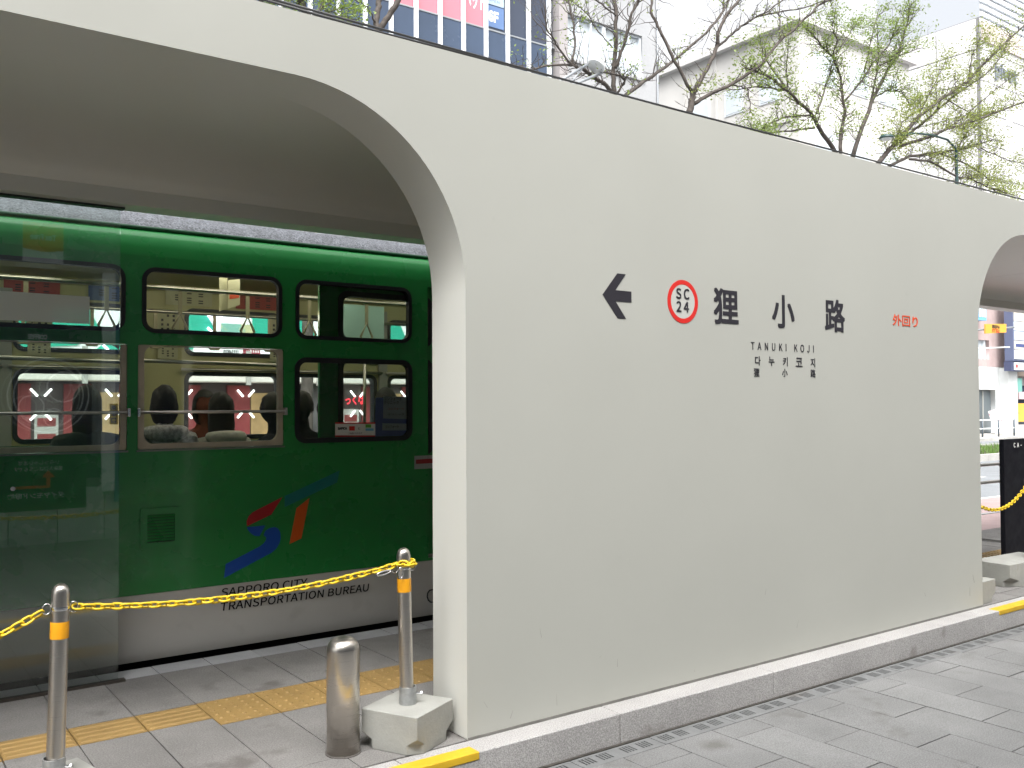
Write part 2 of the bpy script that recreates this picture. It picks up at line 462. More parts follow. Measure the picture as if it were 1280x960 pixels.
SCUFF = mat('scuff', (.30, .295, .27), .7); rs = random.Random(11)
for i in range(12):
    x, z = rs.uniform(XL + .1, XR - .1), PL + abs(rs.gauss(0, .16)) + .03; l, a, w_ = rs.uniform(.012, .06), rs.uniform(.3, 2.2), rs.uniform(.0008, .0022)
    dx, dz = l * math.cos(a), l * math.sin(a)
    MB().prism([(x - w_, YW - .0012, z), (x + w_, YW - .0012, z), (x + dx + w_ * .4, YW - .0012, z + dz), (x + dx - w_ * .4, YW - .0012, z + dz)], (0, .0006, 0)).build('scuff_mark', SCUFF, sh)
# roof: ceiling sheet that turns down in a cove to the beam above the platform edge
prof = [(YB, ZO), (4.45, ZO)] + [(4.45 + .47 * math.sin(R(a)), ZO - .125 + .125 * math.cos(R(a))) for a in (15, 30, 45, 60, 75, 90)]
prof += [(4.935, 2.722), (4.935, 2.642), (5.10, 2.642), (5.10, ZT - .03), (YB, ZT - .03)]
for x0, x1 in ((XL - 8.5, 7.05), (7.056, 9.2), (9.206, XR + 8.5)):
    MB().prism([(x0, y, z) for y, z in prof], (x1 - x0, 0, 0)).build('roof_section', CEIL, sh, smooth=True, auto=35)
MB().box(XL - 8.5, XR + 8.5, YB + .02, 5.06, ZT - .029, ZT - .01).build('roof_sheet', GALV, sh)
cablem = mat('black_cable', (.015, .015, .017), .5)
# lettering, placed by where it stands on the wall
def onwall(x, y): return P(x, y, Y=YW) + Vector((0, -.0015, 0))
A0, A1 = onwall(753, 368.5), onwall(789, 371)
ac = (A0 + A1) / 2; aw = A1.x - A0.x; az_ = ac.z
hw = .0265
arr = [(A0.x, 0), (A0.x + .095, .108), (A0.x + .15, .108), (A0.x + .082, hw), (A1.x, hw), (A1.x, -hw), (A0.x + .082, -hw), (A0.x + .15, -.108), (A0.x + .095, -.108)]
sheet('arrow', [[(x, z + az_) for x, z in arr]], YW - .002, YW - .0005, INK, sh)
cc = onwall(853.4, 377)
def circ(r_, n=48): return [(cc.x + r_ * math.cos(2 * math.pi * i / n), cc.z + r_ * math.sin(2 * math.pi * i / n)) for i in range(n)]
sheet('route_ring', [circ(.1105), circ(.087)], YW - .002, YW - .0005, REDINK, sh)
sheet('route_disc', [circ(.0868)], YW - .0012, YW - .0004, mat('sign_white', (.45, .45, .415), .5), sh)
text('lettering', 'SC', .052, onwall(853, 367.3) + Vector((0, -.001, 0)), INK, sh, fat=.0014, space=1.15)
text('lettering', '24', .052, onwall(853, 383.5) + Vector((0, -.001, 0)), INK, sh, fat=.0014, space=1.15)
for ch, x, ya, yb, xa, xb in (('狸', 907.5, 361.5, 405, 892, 923), ('小', 979, 369.5, 409.5, 965, 993), ('路', 1043.5, 375, 414.5, 1031, 1056)):
    t0, b0 = onwall(x, ya), onwall(x, yb); mid = onwall(x, (ya + yb) / 2)
    text('lettering', ch, (t0.z - b0.z) * .985, (mid.x, YW - .0015, (t0.z + b0.z) / 2), INK, sh, fat=.0042, width=onwall(xb, yb).x - onwall(xa, yb).x - .008)
text('lettering', '外回り', .070, onwall(1131.5, 401), ORINK, sh, fat=.001, width=onwall(1147, 401).x - onwall(1116, 401).x)
text('lettering', 'TANUKI KOJI', .042, onwall(979, 434.3), INK, sh, fat=.0004, width=onwall(1018, 435).x - onwall(940, 435).x, space=1.35)
for i, ch in enumerate('다누키코지'):
    text('lettering', ch, .05, onwall(947 + i * 17.2, 451 + i * .6), INK, sh, fat=.0006)
for i, ch in enumerate('狸小路'):
    text('lettering', ch, .045, onwall(945.5 + i * 35.3, 465.5 + i * .6), INK, sh, fat=.0005)
# cables lying along the roof edge
for dz in (0, .012):
    c = MB().tube([P(330, -4, Y=3.42) + Vector((0, .05 * (dz > 0), dz)), P(484, 38.5, Y=3.42) + Vector((0, .05 * (dz > 0), dz * .7)), P(700, 98, Y=3.42), P(860, 141, Y=3.42), P(1000, 177, Y=3.42), P(1290, 252.5, Y=3.42)], .0055, 6)
    o = c.build('roof_cable', cablem, None, smooth=True)
    tag(o, 'second thin black cable lying just behind the one on the shelter edge' if dz else 'thin black cable strung along the top front edge of the cream shelter', 'cable', 'cables along the shelter roof')

# ------------------------------------------------------------------ glass screen
gs = thing('glass_screen', (0, 5.03, PL), 'clear glass screen panel standing between the platform and the tram', 'glass screen')
MB().box(-1.3, 1.152, 5.024, 5.036, PL + .012, 2.638).build('pane', SGLASS, gs)
MB().box(-1.3, 1.185, 5.01, 5.05, PL, PL + .013).build('bottom_track', mat('bronze_track', (.05, .042, .035), .5, .3), gs)
MB().box(-1.3, 1.17, 5.006, 5.056, 2.630, 2.6405).build('top_track', mat('dark_track', (.03, .035, .032), .5, .3), gs)
fl = MB().prism([P(-30, 361.5, Y=5.0235), P(112, 371, Y=5.0235), P(112, 405, Y=5.0235), P(-30, 398.5, Y=5.0235)], (0, -.001, 0))  # pale translucent sheet on the glass, painting in a bright sign's reflection
REFSHEET = bpy.data.materials.new('reflection_sheet'); REFSHEET.use_nodes = True
_n = REFSHEET.node_tree.nodes; _l = REFSHEET.node_tree.links; _b = _n['Principled BSDF']
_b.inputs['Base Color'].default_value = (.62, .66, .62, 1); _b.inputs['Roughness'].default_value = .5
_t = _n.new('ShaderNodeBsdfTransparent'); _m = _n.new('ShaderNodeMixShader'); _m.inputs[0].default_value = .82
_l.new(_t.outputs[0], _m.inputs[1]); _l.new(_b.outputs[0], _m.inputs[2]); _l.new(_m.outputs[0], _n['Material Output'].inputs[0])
fl.build('reflection_sheet', REFSHEET, gs)
st = P(18, 611, Y=5.023)
MB().lathe([(.011, 0), (.011, .002)], (0, 0, 0), 16).xf(Matrix.Translation(P(16, 611, Y=5.022)) @ Matrix.Rotation(R(90), 4, 'X')).build('round_fixing', CHROME, gs)

# ------------------------------------------------------------------ tram
YT, YF = 5.27, 7.36                     # near and far sides
TX0, TX1 = -6.0, 5.6
tr = thing('tram', (0, 6.3, -.01), 'green and grey tram car standing at the platform with passengers inside', 'tram')
WP = .89
near_up = [(1.333 + WP * k, 2.113 + WP * k) for k in range(-6, 2)]
near_lo = [(1.302 + WP * k, 2.137 + WP * k) for k in range(-6, 1)]
holes = [rrect(a, b, 2.028, 2.368, .06) for a, b in near_up] + [rrect(a, b, 1.372, 1.950, .012) for a, b in near_lo] + [rrect(2.222, 3.002, 1.398, 1.889, .055)]
door = [(3.14, .60), (4.1, .60), (4.1, 2.4), (3.14, 2.4)]
body = sheet('side_panel', [[(TX0, .585), (TX1, .585), (TX1, 2.44), (TX0, 2.44)]] + holes + [door[::-1]], YT, YT + .035, GREEN, tr)
# cant rail: the side turns in towards the roof
cp = [(YT, 2.44), (YT + .004, 2.49), (YT + .017, 2.54), (YT + .042, 2.58), (YT + .065, 2.597), (YT + .09, 2.605), (YT + .09, 2.55), (YT + .035, 2.44)]
MB().prism([(TX0, y, z) for y, z in cp][::-1], (TX1 - TX0, 0, 0)).build('cant_rail', GREEN, tr, smooth=True, auto=50)
MB().tube([(TX0, YT + .058, 2.604), (TX1, YT + .058, 2.604)], .012, 8).build('drip_rail', GREEND, tr, smooth=True, auto=60)
rp = [(YT + .07, 2.604), (YT + .13, 2.66), (YT + .28, 2.75), (YT + .55, 2.85), (6.32, 2.90), (YF - .55, 2.85), (YF - .2, 2.72), (YF - .03, 2.60), (YF - .06, 2.585), (6.32, 2.80), (YT + .1, 2.585)]
MB().prism([(TX0, y, z) for y, z in rp][::-1], (TX1 - TX0, 0, 0)).build('roof', ROOFG, tr, smooth=True, auto=40)
# grey skirt, slightly tucked in at the foot
sp = [(YT - .001, .583), (YT + .002, .40), (YT + .014, .27), (YT + .035, .215), (YT + .06, .215), (YT + .034, .583)]
MB().prism([(TX0, y, z) for y, z in sp], (TX1 - TX0, 0, 0)).build('skirt', SKIRT, tr, smooth=True, auto=50)
MB().box(TX0, TX1, YT + .12, YF - .1, .02, .50).build('underframe', DARKV, tr)
# far side, ends, inner lining
far_up = [(2.165 + WP * k - (.295 if k < 0 else 0), 2.915 + WP * k - (.295 if k < 0 else 0)) for k in range(-8, 4)]
fh = [rrect(a, b, 2.026, 2.364, .055) for a, b in far_up] + [rrect(a, b, 1.37, 1.868, .05) for a, b in far_up]
sheet('far_side_panel', [[(TX0, .215), (TX1, .215), (TX1, 2.60), (TX0, 2.60)]] + fh, YF - .04, YF, GREEN, tr)
sheet('far_lining', [[(TX0, .5), (TX1, .5), (TX1, 2.57), (TX0, 2.57)]] + [rrect(a - .006, b + .006, z0 - .006, z1 + .006, .055) for a, b in far_up for z0, z1 in ((2.026, 2.364), (1.37, 1.868))], YF - .062, YF - .042, CREAM, tr)
for x in (TX0, TX1 - .04): MB().box(x, x + .04, YT + .036, YF - .063, .3, 2.58).build('end_panel', GREEN, tr)
MB().box(TX0 + .05, TX1 - .05, YT + .037, YF - .064, .54, .60).build('floor', FLOORIN, tr)
ceilp = [(YT + .05, 2.50), (YT + .12, 2.56), (5.75, 2.60), (6.9, 2.60), (YF - .12, 2.55), (YF - .065, 2.50), (YF - .065, 2.575), (6.32, 2.66), (YT + .05, 2.575)]
MB().prism([(TX0 + .05, y, z) for y, z in ceilp], (TX1 - TX0 - .1, 0, 0)).build('ceiling', CREAM, tr)
# added glowing strips along the ceiling, kept from view, to brighten cabin and passengers
for x in (-3.6, -1.6, .4, 2.4, 4.2):
    for yl in (5.56, 6.2): MB().box(x - .7, x + .7, yl, yl + .08, 2.545, 2.585).build('fill_strip', mat('fill_glow', (.8, .8, .75), .5, emit=(1, .93, .78), estr=2.5), tr, bevel=.01)
for a, b in far_up:
    for z0, z1 in ((2.026, 2.364), (1.37, 1.868)):
        if b < -3 or a > 5: continue
        w = sheet('far_window', [rrect(a - .018, b + .018, z0 - .018, z1 + .018, .07), rrect(a + .014, b - .014, z0 + .014, z1 - .014, .045)], YF - .07, YF + .008, RUBBER, tr)
        MB().box(a + .005, b - .005, YF - .03, YF - .025, z0 + .005, z1 - .005).build('pane', TGLASS, w)
    MB().tube([(a - .05, YF - .11, 1.90), (b + .05, YF - .11, 1.90)], .012, 6).build('hand_rail', STEEL, tr, smooth=True)
    # pillar cover between the far windows
    MB().box(b + .03, b + .115, YF - .085, YF - .063, .9, 2.45).build('pillar_cover', GREYIN, tr, bevel=.005)
# near windows
for i, (a, b) in enumerate(near_up):
    w = sheet('upper_window', [rrect(a - .012, b + .012, 2.016, 2.380, .072), rrect(a + .011, b - .011, 2.039, 2.357, .05)], YT - .009, YT + .03, RUBBER, tr, bevel=.004)
    MB().box(a + .004, b - .004, YT + .010, YT + .015, 2.034, 2.362).build('pane', TGLASS, w)
for i, (a, b) in enumerate(near_lo):
    w = sheet('lower_window', [rrect(a + .003, b - .003, 1.375, 1.947, .012), rrect(a + .034, b - .034, 1.405, 1.943, .05)], YT + .004, YT + .03, SASH, tr, bevel=.003)
    MB().box(a + .03, b - .03, YT + .014, YT + .019, 1.40, 1.945).build('pane', TGLASS, w)
    MB().box(a - .006, b + .006, YT - .006, YT + .004, 1.362, 1.3715).build('sill', mat('sill_grey', (.2, .22, .2), .4, .4), w)
    gb = MB().tube([(a - .002, YT - .028, 1.578), (b + .002, YT - .028, 1.578)], .0085, 8).build('guard_bar', STEEL, w, smooth=True)
    for x in (a - .002, b + .002):
        MB().box(x - .008, x + .008, YT - .038, YT - .0005, 1.555, 1.60).build('bracket', CHROME, w, bevel=.003)
    MB().tube([(a, YT + .11, 1.868), (b, YT + .11, 1.858)], .011, 8).build('inner_rail', STEEL, w, smooth=True)
a, b = 2.222, 3.002
w = sheet('lower_window', [rrect(a - .016, b + .016, 1.382, 1.905, .07), rrect(a + .014, b - .014, 1.412, 1.875, .045)], YT - .009, YT + .03, RUBBER, tr, bevel=.004)
MB().box(a + .004, b - .004, YT + .010, YT + .015, 1.40, 1.887).build('pane', TGLASS, w)
# boarding door slid open behind the last window
dx0, dx1 = 2.385, 3.30
dl = sheet('door_leaf', [[(dx0, .62), (dx1, .62), (dx1, 2.42), (dx0, 2.42)], rrect(2.53, 3.18, 2.02, 2.315, .05), rrect(2.53, 3.18, 1.30, 1.90, .05)], YT + .04, YT + .062, GREEN, tr)
for z0, z1 in ((2.02, 2.315), (1.30, 1.90)):
    MB_ = sheet('window_gasket', [rrect(2.53 - .02, 3.2, z0 - .02, z1 + .02, .06), rrect(2.545, 3.165, z0 + .015, z1 - .015, .045)], YT + .034, YT + .068, RUBBER, dl)
    MB().box(2.54, 3.17, YT + .048, YT + .052, z0 + .01, z1 - .01).build('pane', TGLASS, dl)
TEAL = mat('pale_teal_blind', (.42, .64, .6), .7)
MB().box(2.56, 2.90, YF - .10, YF - .096, 2.03, 2.30).xf(Matrix.Translation((.93, 0, 0))).build('window_blind', TEAL, tr)
bl = MB().prism([P(431, 380, Y=6.4), P(480, 384, Y=6.4), P(480, 430, Y=6.4), P(428, 426, Y=6.4)], (0, .02, 0)).build('partition_panel', TEAL, tr)
# stickers and posters
BLUEP = mat('blue_poster', (.20, .26, .72), .5, var=.06, vscale=9)
bp = MB().prism([P(470, 497, Y=YT + .02), P(509, 497, Y=YT + .02), P(509, 546, Y=YT + .02), P(468, 547, Y=YT + .02)], (0, .002, 0)).build('window_poster', BLUEP, tr)
q = MB().prism([P(479, 495.5, Y=YT + .0185), P(509, 496, Y=YT + .0185), P(509, 524, Y=YT + .0185), P(479, 523, Y=YT + .0185)], (0, .001, 0)).build('poster_sheet', mat('poster_pale', (.75, .78, .9), .6), bp)
text('lettering', 'コンフォート\nクリニック', .045, P(491, 501, Y=YT + .018), INK, bp, width=.13)
text('lettering', 'コンフォート', .014, P(495, 511, Y=YT + .018), REDINK, bp, width=.12)
text('lettering', 'クリニック', .012, P(495, 518, Y=YT + .018), INK, bp, width=.12)
MB().prism([P(478, 529, Y=YT + .0185), P(508, 529.5, Y=YT + .0185), P(508, 538, Y=YT + .0185), P(478, 538, Y=YT + .0185)], (0, .001, 0)).build('poster_sheet', MATS['poster_pale'], bp)
text('lettering', 'コンフォート', .02, P(490, 533.5, Y=YT + .018), INK, bp, width=.1)
ys = YT + .0085
sk = MB().prism([P(419, 528.5, Y=ys), P(469, 528.5, Y=ys), P(469, 545.5, Y=ys), P(419, 545.5, Y=ys)], (0, .001, 0)).build('card_sticker', PAPER, tr)
for ya, yb in ((528, 529.8), (544.2, 546)):
    MB().prism([P(419, ya, Y=ys - .001), P(469, ya, Y=ys - .001), P(469, yb, Y=ys - .001), P(419, yb, Y=ys - .001)], (0, .0005, 0)).build('red_border', REDINK, sk)
text('lettering', 'SAPICA', .017, P(428, 535.5, Y=ys - .001), INK, sk, width=.065, bold=.03)
text('lettering', 'に', .014, P(449, 535.5, Y=ys - .001), INK, sk, bold=.02)
text('lettering', 'ご利用になれます', .011, P(444, 541.5, Y=ys - .001), INK, sk, width=.1)
for x, y, c, w_, h_ in ((440, 535.5, REDINK, 7, 5.5), (460.5, 532.5, mat('leaf_green', (.12, .42, .06), .5), 7, 4), (462, 537, mat('sky_blue', (.15, .42, .62), .5), 10, 3)):
    MB().prism([P(x - w_ / 2, y - h_ / 2, Y=ys - .001), P(x + w_ / 2, y - h_ / 2, Y=ys - .001), P(x + w_ / 2, y + h_ / 2, Y=ys - .001), P(x - w_ / 2, y + h_ / 2, Y=ys - .001)], (0, .0005, 0)).build('emblem', c, sk)
ys = YT - .0012
ws = MB().prism([P(518, 570, Y=ys), P(548, 568.5, Y=ys), P(548, 585, Y=ys), P(518, 586.5, Y=ys)], (0, .001, 0)).build('warning_sticker', mat('sticker_grey', (.36, .36, .36), .6), tr)
MB().prism([P(520, 574.5, Y=ys - .001), P(546, 573, Y=ys - .001), P(546, 578.5, Y=ys - .001), P(520, 580, Y=ys - .001)], (0, .0005, 0)).build('red_band', mat('dark_red', (.30, .015, .02), .5), ws)
ys = YT - .012
es = MB().prism([P(137, 504.5, Y=ys), P(147.5, 504.5, Y=ys), P(147.5, 530.5, Y=ys), P(137, 530.5, Y=ys)], (0, .001, 0)).build('entrance_sticker', mat('sticker_amber', (.62, .42, .01), .5), tr)
for i, ch in enumerate('乗車口'): text('lettering', ch, .026, P(142.3, 509.5 + i * 8, Y=ys - .001), INK, es, bold=.02)
# vent grille
gr = sheet('vent_grille', [rrect(1.316, 1.532, .828, 1.052, .012), rrect(1.352, 1.500, .862, 1.016, .004)], YT - .010, YT + .002, GREEN, tr, bevel=.003)
MB().box(1.352, 1.500, YT - .003, YT - .001, .862, 1.016).build('vent_back', GREEND, gr)
for i in range(9):
    z = .870 + i * .0165
    MB().add([(1.353, YT - .011, z), (1.499, YT - .011, z), (1.499, YT - .004, z + .011), (1.353, YT - .004, z + .011), (1.353, YT - .0095, z - .001), (1.499, YT - .0095, z - .001), (1.499, YT - .0025, z + .010), (1.353, YT - .0025, z + .010)],
             [(0, 1, 2, 3), (7, 6, 5, 4), (0, 4, 5, 1), (3, 2, 6, 7)]).build('louvre', GREEN, gr)
# painted emblem: red and blue S, teal and orange T
def decal(name, pts, col, name_m):
    ps = [P(x, y, Y=YT - .0008) for x, y in pts]
    return sheet(name, [[(p.x, p.z) for p in ps]], YT - .0014, YT - .0004, mat(name_m, col, .35, coat=.2), tr)
def z4(a, b): return 240 + a / 3.5556, 560 + b / 3.5556
decal('emblem_red', [z4(*p) for p in ((402, 218), (352, 296), (244, 348), (243, 325), (252, 303), (268, 287), (290, 275))], (.42, .014, .02), 'emblem_red')
decal('emblem_blue', [z4(*p) for p in ((244, 352), (326, 344), (300, 392), (278, 390), (262, 380), (250, 366))], (.005, .075, .42), 'emblem_blue')
decal('emblem_blue', [z4(*p) for p in ((318, 388), (326, 368), (345, 356), (366, 351), (382, 357), (392, 375), (394, 400), (388, 425), (374, 448), (352, 466), (330, 478), (142, 578), (150, 516), (300, 438), (318, 425), (328, 410), (330, 398))], (.005, .075, .42), 'emblem_blue')
decal('emblem_teal', [z4(*p) for p in ((412, 214), (656, 100), (645, 153), (412, 263))], (.004, .17, .17), 'emblem_teal')
decal('emblem_orange', [z4(*p) for p in ((464, 268), (522, 222), (486, 402), (433, 427))], (.66, .105, .008), 'emblem_orange')
def skl(s, xa, xb, y0a, y1a, y0b, y1b):
    a = (P(xa, y0a, Y=YT - .001) + P(xa, y1a, Y=YT - .001)) / 2; b = (P(xb, y0b, Y=YT - .001) + P(xb, y1b, Y=YT - .001)) / 2
    h = P(xa, y0a, Y=YT - .001).z - P(xa, y1a, Y=YT - .001).z
    text('lettering', s, .047, ((a.x + b.x) / 2, YT - .004, (a.z + b.z) / 2), mat('tram_ink', (.008, .008, .009), .7, spec=.2), tr, width=b.x - a.x, fat=.0007, shear=.1)
skl('SAPPORO CITY', 276, 384, 735, 746.5, 722, 733.5)
skl('TRANSPORTATION BUREAU', 276, 461, 751.5, 763.5, 729, 741)
MB().tube([P(540 + 6 * math.cos(t * .6), 745 + 8 * math.sin(t * .6), Y=YT - .012) for t in range(11)], .005, 6).build('step_handle', RUBBER, tr)
# straps on two overhead rails
for ry, rz, xs in ((5.78, 2.335, [0]), (6.86, 2.30, [0])):
    MB().tube([(TX0 + .1, ry, rz), (TX1 - .1, ry, rz)], .013, 8).build('strap_rail', STEEL, tr, smooth=True)
def strap(x, y, z):
    s_ = MB().box(x - .012, x + .012, y - .003, y + .003, z - .16, z + .01).build('strap', STRAP, tr)
    MB().tube([(x, y, z - .15), (x - .045, y, z - .245), (x - .03, y, z - .262), (x + .03, y, z - .262), (x + .045, y, z - .245)], .0085, 6, closed=True).build('strap_handle', STRAP, s_, smooth=True)
x = -3.0
while x < 4.8:
    strap(x, 5.78, 2.335); strap(x + .14, 6.86, 2.30); x += .425
# notices and hanging advertisement
def notice(x0, x1, z0, z1, y, m=PAPER, n='notice', dots=True):
    o = MB().box(x0, x1, y, y + .002, z0, z1).build(n, m, tr)
    if dots:
        mb = MB()
        for i in range(3):
            for j in range(5):
                if (i * 7 + j * 3) % 4: mb.box(x0 + (x1 - x0) * (.2 + .25 * i), x0 + (x1 - x0) * (.3 + .25 * i), y - .001, y, z0 + (z1 - z0) * (.15 + .15 * j), z0 + (z1 - z0) * (.23 + .15 * j))
        mb.build('notice_print', INK, o)
    return o
NOT = mat('notice_cream', (.48, .46, .30), .7)
for k in range(-4, 3):
    xx = 1.93 + WP * k
    notice(xx, xx + .17, 2.13, 2.36, YF - .09, NOT); notice(xx + .01, xx + .16, 1.98, 2.10, YF - .09, NOT)
for k in range(-4, 5): notice(.35 + k * .55, .35 + k * .55 + .36, 2.40, 2.52, YF - .075, [NOT, mat('ad_red', (.34, .06, .05), .6), mat('ad_blue', (.1, .14, .3), .6)][k % 3], 'advert_card')
MB().prism([P(274, 347, Y=6.3), P(284, 347, Y=6.35), P(284, 386, Y=6.35), P(274, 389, Y=6.3)], (.002, 0, 0)).build('hanging_advert', NOT, tr)
MB().prism([P(285, 350, Y=6.3), P(300, 349, Y=6.3), P(300, 381, Y=6.3), P(285, 386, Y=6.3)], (0, .002, 0)).build('hanging_advert', NOT, tr)
MB().prism([P(287, 366, Y=6.298), P(299, 365, Y=6.298), P(299, 372, Y=6.298), P(287, 374, Y=6.298)], (0, .001, 0)).build('advert_print', ORINK, tr)
# long bench under each side
for y0, y1, yb in ((YT + .04, YT + .50, YT + .04), (YF - .52, YF - .066, YF - .13)):
    MB().box(-4.5, 2.9, y0, y1, .88, .98).build('bench_seat', SEATM, tr, bevel=.03)
    MB().box(-4.5, 2.9, y0 + .05, y1 - .06, .6, .88).build('bench_base', GREYIN, tr)
    MB().box(-4.5, 2.9, yb, yb + .06, .98, 1.34).build('bench_back', SEATM, tr, bevel=.02)
for x in (-.75, 3.45):
    for y in (5.85, 6.8): MB().tube([(x, y, .6), (x, y, 2.57)], .014, 8).build('pole', STEEL, tr, smooth=True)

# ------------------------------------------------------------------ passengers
SKIN = mat('skin', (.42, .24, .16), .55, var=.04, vscale=30)
EYE = mat('eye_dark', (.02, .015, .012), .3)
LIP = mat('lip', (.40, .13, .11), .5)
SHOE = mat('shoe', (.02, .02, .02), .5)
TROU = mat('trousers', (.03, .035, .05), .8)
def seated_body():
    """one continuous seated figure looking along +y, feet on z = 0, seat at z = .42"""
    V, E, RD = [], [], []
    def v(p, r_): V.append(p); RD.append(r_); return len(V) - 1
    pel = v((0, 0, .50), .15); sp1 = v((0, -.02, .66), .135); ch = v((0, -.01, .84), .15); nb = v((0, .0, .955), .07); nk = v((0, .012, 1.03), .052); hd = v((0, .02, 1.10), .06)
    E.extend([(pel, sp1), (sp1, ch), (ch, nb), (nb, nk), (nk, hd)])
    for s in (-1, 1):
        h = v((s * .10, .04, .50), .095); k = v((s * .11, .42, .50), .066); cf = v((s * .11, .425, .30), .058); an = v((s * .11, .42, .09), .042); to = v((s * .12, .56, .045), .035)
        E.extend([(pel, h), (h, k), (k, cf), (cf, an), (an, to)])
        so = v((s * .175, -.005, .895), .068); el = v((s * .225, .03, .655), .05); fa = v((s * .20, .16, .60), .043); wr = v((s * .13, .27, .585), .03); pm = v((s * .115, .33, .58), .034)
        E.extend([(ch, so), (so, el), (el, fa), (fa, wr), (wr, pm)])
        for i, (dx, l) in enumerate(((-.03, .055), (-.01, .066), (.011, .062), (.03, .048))):
            a = v((s * .115 + dx, .365, .582), .0095); b = v((s * .115 + dx * 1.1, .365 + l * .55, .578), .009); c = v((s * .115 + dx * 1.1, .365 + l, .565), .008)
            E.extend([(pm, a), (a, b), (b, c)])
        a = v((s * .075, .325, .582), .0105); b = v((s * .055, .352, .575), .009); E.extend([(pm, a), (a, b)])
    me = bpy.data.meshes.new('seated'); me.from_pydata(V, E, [])
    ob = bpy.data.objects.new('tmp', me); COL.objects.link(ob)
    sk = ob.modifiers.new('s', 'SKIN'); sk.use_smooth_shade = True
    for i, d in enumerate(me.skin_vertices[0].data): d.radius = (RD[i], RD[i] * (.72 if i in (1, 2) else .9)); d.use_root = i == 0
    ob.modifiers.new('d', 'SUBSURF').levels = 1
    m1 = eval_mesh(ob); bpy.data.objects.remove(ob)
    bm = bmesh.new(); bm.from_mesh(m1)
    h = bmesh.new(); bmesh.ops.create_icosphere(h, subdivisions=4, radius=1)
    for q in h.verts:                                     # skull, jaw, nose, ears, brow
        x, y, z = q.co
        w = 1.0 if z > 0 else 1 - .34 * (-z) ** 1.5
        X, Y, Z = x * .074 * w, y * .093 * (w if y > 0 else 1), z * .112
        if y > 0.6: Y += .004
        d = math.hypot(X / .014, (Z + .012) / .030)
        if y > 0 and d < 1: Y += .022 * (1 - d) * (1 if Z < .0 else .6)
        for s in (-1, 1):
            de = math.hypot((X - s * .03) / .017, (Z - .012) / .012)
            if y > 0 and de < 1: Y -= .008 * (1 - de)
            da = math.hypot(Y / .02, (Z - .0) / .032)
            if s * X > .05 and da < 1: X += s * .013 * (1 - da)
        q.co = (X, .03 + Y, 1.135 + Z)
    hm = bpy.data.meshes.new('h'); h.to_mesh(hm); h.free(); bm.from_mesh(hm)
    bm.to_mesh(m1); bm.free()
    ob = bpy.data.objects.new('tmp', m1); COL.objects.link(ob)
    rm = ob.modifiers.new('r', 'REMESH'); rm.mode = 'VOXEL'; rm.voxel_size = .009; rm.use_smooth_shade = True
    sm = ob.modifiers.new('sm', 'SMOOTH'); sm.factor = .4; sm.iterations = 2
    m2 = eval_mesh(ob); bpy.data.objects.remove(ob)
    bm = bmesh.new(); bm.from_mesh(m2)
    for f in bm.faces:
        c = f.calc_center_median(); f.smooth = True
        if c.z > .985 or (c.y > .275 and .54 < c.z < .63 and abs(c.x) < .19 and c.z > .553): f.material_index = 1
        elif c.z < .58 and c.z > .10 and not (c.z > .54 and c.y > .2): f.material_index = 2
        elif c.z <= .10: f.material_index = 3
        else: f.material_index = 0
        if f.material_index == 1 and c.z > 1.0:
            if c.y > .09 and math.hypot(c.x / .024, (c.z - 1.075) / .007) < 1: f.material_index = 5
    for s in (-1, 1):
        r_ = bmesh.ops.create_uvsphere(bm, u_segments=10, v_segments=8, radius=.0105, matrix=Matrix.Translation((s * .031, .108, 1.147)) @ Matrix.Diagonal((1.35, 1, .7, 1)))
        for q in r_['verts']:
            for f in q.link_faces: f.material_index = 4
    bm.to_mesh(m2); bm.free(); m2.name = 'seated_body'
    return m2
BODY = seated_body()
BODY.materials.clear()
for mm in (TROU, SKIN, TROU, SHOE, EYE, LIP): BODY.materials.append(mm)
def hair_mesh(kind):
    bm = bmesh.new(); bmesh.ops.create_icosphere(bm, subdivisions=4, radius=1)
    kill = []
    for q in bm.verts:
        x, y, z = q.co
        n = noise.noise(Vector((x * 3, y * 3, z * 2 + len(kind)))) * .006 + noise.noise(Vector((x * 14, y * 14, z * 3))) * .004
        X, Y, Z = x * (.086 + n), y * (.104 + n), z * (.122 + n)
        if kind == 'long':
            if z < .1:
                k = min(1, (.1 - z) / .9); Z -= k * .20; X *= 1 + .25 * k; Y = Y * (1 - .25 * k) - .012 * k
        elif kind == 'bob':
            if z < 0: k = -z; Z -= k * .045; X *= 1 + .28 * k; Y -= .01 * k
        if kind == 'short' and z < -.35 and y < .2: kill.append(q)
        if y > .35 and z < .42: kill.append(q)             # face stays free
        q.co = (X, .022 + Y, 1.142 + Z)
    bmesh.ops.delete(bm, geom=kill, context='VERTS')
    for f in bm.faces: f.smooth = True
    me = bpy.data.meshes.new('hair_' + kind); bm.to_mesh(me); bm.free(); return me
HAIR = {k: hair_mesh(k) for k in ('long', 'bob', 'short')}
HBLACK = mat('hair_black', (.010, .009, .009), .62, var=.3, vscale=60)
HBROWN = mat('hair_brown', (.04, .018, .010), .62, var=.3, vscale=60)
def cloth(name, c, **k): return mat(name, c, .9, var=k.get('var', .12), vscale=k.get('vs', 25), bump=.3, bscale=40)
